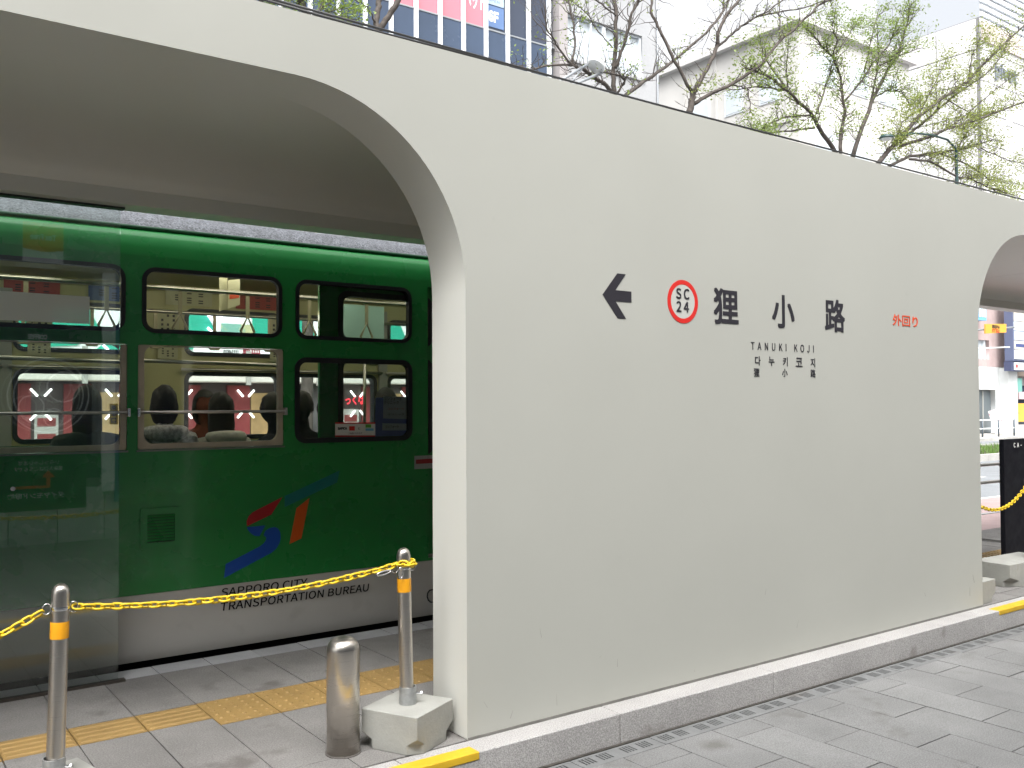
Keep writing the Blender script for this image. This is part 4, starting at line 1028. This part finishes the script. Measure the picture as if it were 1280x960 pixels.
CONW = mat('pale_concrete', (.345, .35, .36), .85, var=.07, vscale=.5, spk=.04, sscale=10)
FRAMEW = mat('window_frame_pale', (.62, .66, .70), .4)
PANEL = mat('pane_pale', (.50, .55, .58), .12, var=.12, vscale=.7)
b2 = thing('concrete_building', (23, BY, 0), 'pale grey concrete building with a wide window beside the blue glass building', 'building')
whs = []
for z0 in (5.6, 9.8, 14.0, 18.2): whs.append((20.62, 24.35, z0, z0 + 1.6))
sheet('wall', [[(20.51, 0), (25.2, 0), (25.2, 26), (20.51, 26)]] + [[(a, c), (a, d), (b, d), (b, c)] for a, b, c, d in whs], BY, BY + .3, CONW, b2)
MB().box(20.51, 25.2, BY + .31, BY + 9, 0, 26).build('core', CONW, b2)
for a, b, c, d in whs:
    w = MB().box(a, b, BY + .03, BY + .09, c - .06, c).box(a, b, BY + .10, BY + .16, d - .06, d).build('window', FRAMEW, b2)
    n = 6
    for i in range(n + 1):
        x = a + (b - a) * i / n; k = .07 if i in (0, 3, 6) else .03
        MB().box(x - k, x + k, BY + .06, BY + .2, c, d - .06).build('window_frame', FRAMEW, w)
    for i in range(n): MB().box(a + (b - a) * i / n + .03, a + (b - a) * (i + 1) / n - .03, BY + .2, BY + .23, c, d).build('pane', PANEL, w)
    MB().box(a - .1, b + .1, BY - .08, BY + .03, c - .14, c - .05).build('sill', CONW, w)
MB().tube([(25.1, BY - .06, 0), (25.1, BY - .06, 26)], .04, 8).build('downpipe', LAMPG, b2, smooth=True)

# building whose side wall shows: near corner at the street front
cx = P(997, 28, Y=27.0)
BEIGE = mat('pale_beige_render', (.53, .52, .50), .85, var=.08, vscale=.5)
b3 = thing('beige_building', (cx.x + 4, 27, 0), 'pale beige building with a dark soffit showing its corner through the branches', 'building')
dB = 27 + (cx.x * (997 - 912) * 0 + 9.5)
MB().box(cx.x, cx.x + 9.5, 27.0, dB, 0, cx.z).build('wall', BEIGE, b3)
MB().box(cx.x - .35, cx.x + 9.9, 26.7, dB + .3, cx.z, cx.z + .35).build('roof_slab', mat('soffit_grey', (.56, .55, .54), .85), b3)
for z in (cx.z - 4.6, cx.z - 8.4):
    MB().box(cx.x - .12, cx.x - .002, 27.4, dB - .3, z, z + .22).build('ledge', MATS['soffit_grey'], b3)
for k in range(3):
    for z in (cx.z - 2.6, cx.z - 6.4, cx.z - 10.2):
        w = MB().box(cx.x + 1.2 + k * 2.7, cx.x + 3.0 + k * 2.7, 26.96, 26.998, z, z + 1.5).build('window', FRAMEW, b3)
        MB().box(cx.x + 1.3 + k * 2.7, cx.x + 2.9 + k * 2.7, 26.94, 26.958, z + .08, z + 1.42).build('pane', PANEL, w)
for k in range(4):
    MB().box(cx.x - .05, cx.x - .002, 27.6 + k * 2.2, 27.75 + k * 2.2, 0, cx.z - .01).build('pilaster', BEIGE, b3)
for z in (cx.z - 3.4, cx.z - 7.2):
    for k in range(3):
        w = MB().box(cx.x - .04, cx.x - .002, 28.1 + k * 2.2, 29.3 + k * 2.2, z, z + 1.3).build('window', FRAMEW, b3)
        MB().box(cx.x - .058, cx.x - .042, 28.2 + k * 2.2, 29.2 + k * 2.2, z + .08, z + 1.22).build('pane', PANEL, w)

# white department store with panel joints and lettering
vl = P(1226, 20, Y=29.0)
WPAN = mat('white_facade_panel', (.60, .595, .60), .6, var=.04, vscale=.4, rnd=.04)
b4 = thing('white_store_building', (vl.x + 8, 29, 0), 'white panelled store building with lettering high on its front', 'building')
ztop = vl.z
MB().box(vl.x, vl.x + 34, 29.12, 46, 0, ztop).build('core', mat('core_pale', (.2, .2, .21), .8), b4)
pmesh4 = MB().box(.035, 2.565, 0, .11, .035, 1.965).mesh('panel', WPAN)
nz_ = int(ztop / 2)
for i in range(13):
    for j in range(2, nz_):
        o = link('facade_panel', pmesh4, b4); o.location = Vector((vl.x + i * 2.6, 29.0, j * 2.0)) - ORG[b4.name]
spm = MB().box(-.11, 0, .035, 2.565, .035, 1.965).mesh('panel', WPAN)
for i in range(6):
    for j in range(2, nz_):
        o = link('facade_panel', spm, b4); o.location = Vector((vl.x, 29.3 + i * 2.6, j * 2.0)) - ORG[b4.name]
lt, lb_ = P(1258, 82, Y=28.9), P(1258, 106, Y=28.9)
text('lettering', 'pivot', (P(1246, 84, Y=28.9).z - P(1246, 104, Y=28.9).z) * 1.15, (P(1258, 94, Y=28.95)), mat('letter_grey', (.16, .18, .22), .5), b4, width=P(1271, 94, Y=28.9).x - P(1244, 94, Y=28.9).x, bold=.01, depth=.1)
MB().box(vl.x, vl.x + 34, 28.9, 28.999, P(1258, 84, Y=28.9).z + 1.1, P(1258, 84, Y=28.9).z + 2.3).build('coping_band', mat('pinkish_band', (.55, .48, .46), .7), b4)
for px, py in ((1262, 195), (1262, 148)):
    c = P(px, py, Y=28.97); MB().box(c.x - .35, c.x + .35, 28.96, 28.998, c.z - .5, c.z + .5).build('window', MULL, b4)
tl_ = P(1226, -40, Y=60)
b5 = thing('louvred_tower', (tl_.x + 8, 60, 0), 'far pale tower with horizontal louvres above the white store', 'building')
MB().box(tl_.x, tl_.x + 18, 60.3, 75, 0, tl_.z + 10).build('core', mat('tower_core', (.40, .42, .45), .7), b5)
lvm = MB().box(0, 18, 0, .28, 0, .5).mesh('louvre', MULL)
for k in range(26):
    o = link('louvre', lvm, b5); o.location = Vector((tl_.x, 60, tl_.z + 9 - k * .95)) - ORG[b5.name]

# ------------------------------------------------------------------ shop row under the blue building
SH = 24.4
REDP = mat('shop_red', (.17, .026, .028), .5, var=.15, vscale=.8)
SGREEN = mat('sign_green', (.02, .32, .22), .35)
SWHITE = mat('sign_panel_white', (.72, .76, .76), .4)
CANO = mat('canopy_beige', (.58, .56, .52), .6)
s1 = thing('red_shop_front', (10, SH, .06), 'red shop front with white crossed tube lights and a green and white sign band', 'shop front')
MB().box(-6, 20.0, SH + .02, SH + .5, .06, 2.25).build('shop_wall', mat('shop_dark', (.06, .045, .045), .5, var=.3, vscale=1.2), s1)
for k in range(19):
    x = -5 + k * 1.33
    MB().box(x, x + .62, SH - .04, SH + .015, .1, 2.2).build('red_panel', REDP, s1)
    if k % 3 == 1: MB().box(x + .66, x + 1.3, SH - .03, SH + .012, .1, 2.0).build('lit_display', mat('warm_display', (.17, .11, .05), .5, emit=(1, .68, .3), estr=.10, var=.4, vscale=3), s1)
    elif k % 3 == 0:
        po = MB().box(x + .70, x + 1.22, SH - .03, SH + .012, .3, 1.55).build('poster', mat('poster_white', (.36, .35, .34), .5), s1)
        for j in range(3): MB().box(x + .76, x + 1.16, SH - .036, SH - .0305, .42 + j * .38, .62 + j * .38).build('poster_print', REDP, po)
    else:
        MB().box(x + .66, x + 1.28, SH - .02, SH + .012, .1, 2.15).build('glass_bay', mat('shop_bay_glass', (.10, .095, .10), .1, var=.5, vscale=1.6), s1)
MB().box(-6, 20.0, SH - .6, SH + .5, 2.27, 2.72).build('canopy', CANO, s1, bevel=.03)
for k in range(13):
    x = -5.4 + k * 2.0
    MB().box(x, x + .12, SH - .68, SH - .602, 2.2, 3.1).build('canopy_bracket', GREYIN, s1)
sb = MB().box(-6, 20.0, SH + .0, SH + .5, 2.74, 4.85).build('sign_band', SWHITE, s1)
for k in range(9):
    x = -5.6 + k * 2.9
    pts = [(x, 3.0), (x + 1.5, 3.15), (x + 2.0, 3.6), (x + 1.7, 4.2), (x + 1.1, 4.7), (x - .3, 4.75), (x + .1, 4.0)]
    sheet('green_leaf_shape', [[(a, b) for a, b in pts]], SH - .03, SH - .002, SGREEN, sb)
    sheet('green_leaf_shape', [[(x + 1.6, 2.78), (x + 2.5, 2.8), (x + 2.7, 3.3), (x + 2.1, 3.2)]], SH - .03, SH - .002, SGREEN, sb)
gt = MB().box(7.4, 9.8, SH - .06, SH - .035, 3.0, 3.42).build('phone_panel', SWHITE, sb)
text('lettering', '592-1111', .16, (P(314.5, 439.5, Y=SH - .07)), mat('maroon_ink', (.22, .01, .03), .5), gt, width=.5, bold=.03)
text('lettering', '0120-1111', .11, (P(289, 440, Y=SH - .07)), INK, gt, width=.42, bold=.02)
ct = MB().box(P(277, 405, Y=SH - .1).x, P(316, 405, Y=SH - .1).x, SH - .1, SH - .05, 3.35, 3.85).build('colour_chart', mat('chart', (.16, .36, .30), .5, two=(.40, .42, .24), twos=1.5), sb)
TUBE = mat('white_tube_light', (.9, .9, .9), .4, emit=(1, 1, 1), estr=2.0)
PTUBE = mat('violet_tube_light', (.8, .75, .9), .4, emit=(.85, .72, 1), estr=2.5)
c0 = P(447, 504.5, Y=SH - .1)
for k in range(-12, 4):
    x = c0.x + k * 1.66
    for sx in (-1, 1):
        for sz in (-1, 1):
            MB().tube([(x + sx * .075, SH - .1, c0.z + sz * .20), (x + sx * .225, SH - .1, c0.z + sz * .37)], .026, 8).build('tube_light', TUBE, s1, smooth=True)
for px, py in ((262, 396), (276, 396), (134, 436), (137, 456), (431, 455), (264, 414)):
    q = P(px, py, Y=SH - .1)
    MB().tube([(q.x - .09, SH - .1, q.z + .09), (q.x + .09, SH - .1, q.z - .09)], .028, 6).build('violet_tube', PTUBE, sb, smooth=True)
text('lettering', 'っくば', .28, P(444, 500, Y=SH - .12), mat('bright_red_sign', (.6, .03, .05), .5, emit=(1, .05, .08), estr=.8), s1, width=.62, bold=.03)

# ------------------------------------------------------------------ corner shop seen through the far opening
LY = 24.4
b6 = thing('tiled_corner_building', (50, LY, 0), 'low white tiled building with doorway and signs seen past the far end of the wall', 'building')
TILEW = mat('white_tile_wall', (.58, .60, .60), .4, var=.05, vscale=2)
PINKW = mat('pinkish_brick_wall', (.40, .31, .30), .8, var=.1, vscale=2)
MB().box(40, 64, LY + .3, LY + 4.2, 0, 9.5).build('core', mat('core_mid', (.35, .33, .33), .8), b6)
sheet('tiled_wall', [[(44, .06), (50.8, .06), (50.8, 3.55), (44, 3.55)], [(47.4, .06), (47.4, 2.35), (49.45, 2.35), (49.45, .06)]], LY, LY + .28, TILEW, b6)
sheet('brick_wall', [[(40, 3.56), (50.8, 3.56), (50.8, 9.5), (40, 9.5)], [(45.2, 3.95), (45.2, 4.95), (48.9, 4.95), (48.9, 3.95)]], LY + .02, LY + .28, PINKW, b6)
w = MB().box(45.2, 48.9, LY + .2, LY + .24, 3.95, 4.95).build('window', PANEL, b6)
for x in (45.2, 46.4, 47.6, 48.5): MB().box(x, x + .08, LY + .08, LY + .19, 3.95, 4.95).build('window_frame', FRAMEW, w)
dd = MB().box(47.5, 49.4, LY + .24, LY + .29, .06, 2.3).build('door', mat('door_grey', (.10, .12, .13), .3), b6)
MB().box(48.5, 48.58, LY + .2, LY + .24, .06, 2.3).build('door_frame', GREYIN, dd)
MB().box(49.85, 50.8, LY - .5, LY - .002, .06, 3.5).build('pillar', TILEW, b6)
MB().box(50.82, 64, LY - .05, LY + .28, .06, .45).build('plinth', CANO, b6)
MB().box(50.82, 64, LY + .1, LY + .28, .46, 2.6).build('shop_window', WIN, b6)
yb_ = MB().box(50.95, 52.5, LY - .06, LY + .05, .62, 1.62).build('amber_poster', mat('poster_amber', (.62, .36, .06), .5), b6)
text('lettering', 'SALE', .12, (51.7, LY - .065, 1.1), ORINK, yb_)
MB().box(50.85, 52.3, LY - .04, LY + .06, 2.2, 3.0).build('teal_awning', mat('awning_teal', (.16, .38, .34), .5), b6)
MB().box(51.9, 54, LY - .05, LY + .06, 1.85, 2.25).build('pink_panel', mat('panel_pink', (.55, .40, .42), .5), b6)
MB().box(52.0, 60, LY - .3, LY + .1, 4.4, 5.8).build('white_fascia', SWHITE, b6)
MB().box(51.0, 60, LY - .2, LY + .1, 3.1, 4.3).build('brown_fascia', mat('fascia_brown', (.14, .11, .09), .6, var=.3, vscale=1), b6)
MB().box(52.6, 54, LY - .26, LY - .21, 3.5, 4.2).build('blue_poster', mat('poster_blue', (.12, .18, .42), .5), b6)
sg = thing('pillar_sign', (50.3, LY - .9, 3.2), 'tall narrow white sign with small tenant panels fixed to the tiled pillar', 'sign')
MB().box(49.45, 51.05, LY - .95, LY - .51, 3.85, 7.6).build('sign_case', mat('sign_case_blue', (.10, .12, .20), .4), sg)
cols = [SWHITE, mat('sign_pale_blue', (.48, .55, .66), .4), mat('sign_cream', (.62, .58, .5), .4)]
for k in range(7): MB().box(49.55, 50.85, LY - .99, LY - .951, 3.95 + k * .5, 4.41 + k * .5).build('tenant_panel', cols[(k * 2) % 3], sg)
for k in (1, 3, 5): MB().box(49.65, 50.75, LY - 1.0, LY - .992, 4.08 + k * .5, 4.25 + k * .5).build('panel_print', mat('print_navy', (.05, .07, .2), .5), sg)
s3 = thing('box_sign', (50.3, LY - .9, 3.3), 'small dark framed white box sign with a red dot below the pillar sign', 'sign')
MB().box(49.35, 51.1, LY - .9, LY - .51, 3.32, 3.83).build('case', mat('case_navy', (.05, .06, .12), .4), s3)
MB().box(49.6, 50.85, LY - .93, LY - .901, 3.38, 3.77).build('face', SWHITE, s3)
MB().lathe([(.1, 0), (.1, .01)], n=16).xf(Matrix.Translation((49.85, LY - .935, 3.58)) @ Matrix.Rotation(R(90), 4, 'X')).build('red_dot', REDINK, s3)
ob_ = thing('banner_sign', (31, 15.9, 5), 'amber two line traffic banner hung on an arm over the road', 'sign')
q0, q1, q2, q3 = P(1232, 405, Y=15.9), P(1258, 405, Y=15.9), P(1258, 415.5, Y=15.9), P(1232, 417, Y=15.9)
AMB = mat('banner_amber', (.68, .36, .05), .5)
MB().prism([q0, q1, q2, q3], (0, .05, 0)).build('banner_face', AMB, ob_)
text('lettering', '踏切注意', .14, P(1245, 408.5, Y=15.89), INK, ob_, width=.52, bold=.03)
text('lettering', '通行禁止', .14, P(1245, 413.5, Y=15.89), REDINK, ob_, width=.52, bold=.03)
MB().tube([P(1200, 414, Y=15.95) + Vector((0, .1, 0)), P(1310, 406, Y=15.95) + Vector((0, .1, 0))], .03, 8).build('arm', LAMPG, ob_, smooth=True)
pz = P(1200, 414, Y=15.95)
MB().tube([(pz.x, 16.05, .08), (pz.x, 16.05, pz.z + .1)], .06, 10).build('post', LAMPG, ob_, smooth=True)
wp = MB().prism([P(1270, 406, Y=15.9), P(1300, 404, Y=15.9), P(1300, 412, Y=15.9), P(1270, 412, Y=15.9)], (0, .04, 0)).build('white_plate', SWHITE, ob_)
bs = thing('blue_sign', (P(1223, 390, Y=23.9).x, 23.9, 5), 'blue and white shop sign partly hidden by the cream wall end', 'sign')
MB().box(P(1210, 390, Y=23.9).x, P(1233, 390, Y=23.9).x, 23.9, 24.38, P(1225, 400, Y=23.9).z, P(1225, 384, Y=23.9).z).build('case', mat('sign_azure', (.16, .42, .66), .4), bs)
for k in range(3): MB().box(P(1224, 390, Y=23.89).x + k * .25, P(1224, 390, Y=23.89).x + .16 + k * .25, 23.88, 23.898, P(1225, 396, Y=23.89).z, P(1225, 392, Y=23.89).z + .3).build('glyph', SWHITE, bs)
# railing on the far pavement and leaning board
fr = thing('pavement_railing', (44, 21.6, .06), 'grey guard railing along the far pavement', 'railing')
for z in (.45, .85): MB().tube([(36, 21.6, z), (45.5, 21.6, z)], .035, 8).build('bar', SWHITE, fr, smooth=True)
for k in range(7): MB().tube([(36.5 + k * 1.5, 21.6, .06), (36.5 + k * 1.5, 21.6, .9)], .045, 8).build('post', mat('rail_dark', (.08, .10, .12), .5), fr, smooth=True)
ab = thing('leaning_board', (48.4, 23.6, .06), 'white printed board leaning in front of the tiled doorway', 'sign board')
MB().box(-.5, .5, -.03, .03, 0, 1.25).xf(Matrix.Translation((48.5, 23.7, .08)) @ Matrix.Rotation(R(-14), 4, 'X') @ Matrix.Rotation(R(-8), 4, 'Y')).build('face', mat('board_print', (.66, .62, .62), .5, two=(.45, .25, .28), twos=6, twot=.55), ab)
wv = thing('overhead_wire', (31, 12, 5), 'pale span wire crossing above the street beyond the opening', 'wire')
MB().tube([P(1180, 437, Y=12.5), P(1262, 434, Y=12.5)], .018, 6).build('wire', SWHITE, wv)
MB().tube([P(1180, 437, Y=12.5), (P(1180, 437, Y=12.5).x, 12.5, -.06)], .05, 8).build('post', LAMPG, wv, smooth=True)

# ------------------------------------------------------------------ shop front behind the camera, which the glass screen mirrors
FY = -1.56
b7 = thing('optician_building', (2, FY, SW), 'panelled shop building facing the shelter across the pavement', 'building')
PANG = mat('grey_wall_panel', (.5, .52, .52), .5, var=.04, rnd=.06)
MB().box(-14, 22, FY - 6, FY - .13, SW, 7.5).build('core', mat('core_shop', (.40, .40, .39), .7), b7)
pn = MB().box(.004, .496, 0, .12, 0, .62).mesh('panel', PANG)
up = MB().box(.004, .996, 0, .12, 0, 1.7).mesh('panel', mat('upper_wall_panel', (.50, .50, .49), .5, rnd=.05))
for k in range(-16, 34):
    o = link('wall_panel', pn, b7); o.location = Vector((k * .5, FY - .12, SW)) - ORG[b7.name]
for k in range(-10, 20):
    for j in range(2):
        o = link('wall_panel', up, b7); o.location = Vector((k * 1.0, FY - .12, 4.0 + j * 1.72)) - ORG[b7.name]
sheet('shop_frame', [[(-14, SW + .63), (22, SW + .63), (22, 3.98), (-14, 3.98)]] + [rrect(-13 + k * 2.3, -13 + k * 2.3 + 2.15, SW + .72, 3.2, .01, 1) for k in range(15)], FY - .10, FY, mat('shop_frame_grey', (.20, .22, .22), .5), b7)
for k in range(15): MB().box(-13 + k * 2.3, -13 + k * 2.3 + 2.15, FY - .085, FY - .07, SW + .72, 3.2).build('shop_window', WIN, b7)
pc = MB().box(1.62, 2.04, FY + .001, FY + .012, 3.27, 3.72).build('tax_free_poster', SWHITE, b7)
sheet('poster_top', [[(1.62, 3.42), (1.83, 3.39), (2.04, 3.42), (2.04, 3.72), (1.62, 3.72)]], FY + .014, FY + .013, mat('poster_orange', (.62, .20, .03), .5), pc)
text('lettering', 'Tax Free', .07, (1.83, FY + .016, 3.56), SWHITE, pc, xd=(-1, 0, 0), width=.27, bold=.02)
ln = lambda s, h, x, z, m_, w_=None, b=.015: text('lettering', s, h, (x, FY + .006, z), m_, b7, xd=(-1, 0, 0), width=w_, bold=b)
pn2 = MB().box(1.3, 2.3, FY + .001, FY + .004, .45, 1.42).build('green_panel', mat('shop_dark_green', (.02, .06, .04), .5), b7)
ln('ダイヤモンド眼鏡', .07, 1.78, .62, SWHITE, .58, .03); ln('当店入口はこちらです', .05, 1.80, .92, SWHITE, .5); ln('いらっしゃいませ', .05, 1.80, .99, SWHITE, .42); ln('COFFEE', .06, 1.78, 2.42, SWHITE, .2, .03); ln('喫茶始めました!', .05, 1.78, 2.30, SWHITE, .4)
sheet('direction_arrow', [[(1.55, .70), (1.92, .70), (1.92, .82), (1.97, .82), (1.90, .90), (1.83, .82), (1.88, .82), (1.88, .73), (1.55, .73)]], FY + .008, FY + .005, ORINK, b7)
MB().box(2.46, 2.60, FY + .001, FY + .06, .63, 3.2).build('pale_pilaster', SWHITE, b7); MB().box(2.604, 2.72, FY + .001, FY + .05, .5, 3.2).build('blue_pilaster', mat('pilaster_blue', (.05, .12, .30), .5), b7)
for cx_, cz_, r_ in ((1.9, 1.75, .42), (1.9, 1.75, .36), (2.05, 1.85, .17), (1.72, 1.62, .13), (1.95, 1.5, .1)):
    MB().tube([(cx_ + r_ * math.cos(2 * math.pi * i / 40), FY + .01, cz_ + r_ * math.sin(2 * math.pi * i / 40)) for i in range(40)], .009, 6, closed=True).build('window_ring', SWHITE, b7, smooth=True)
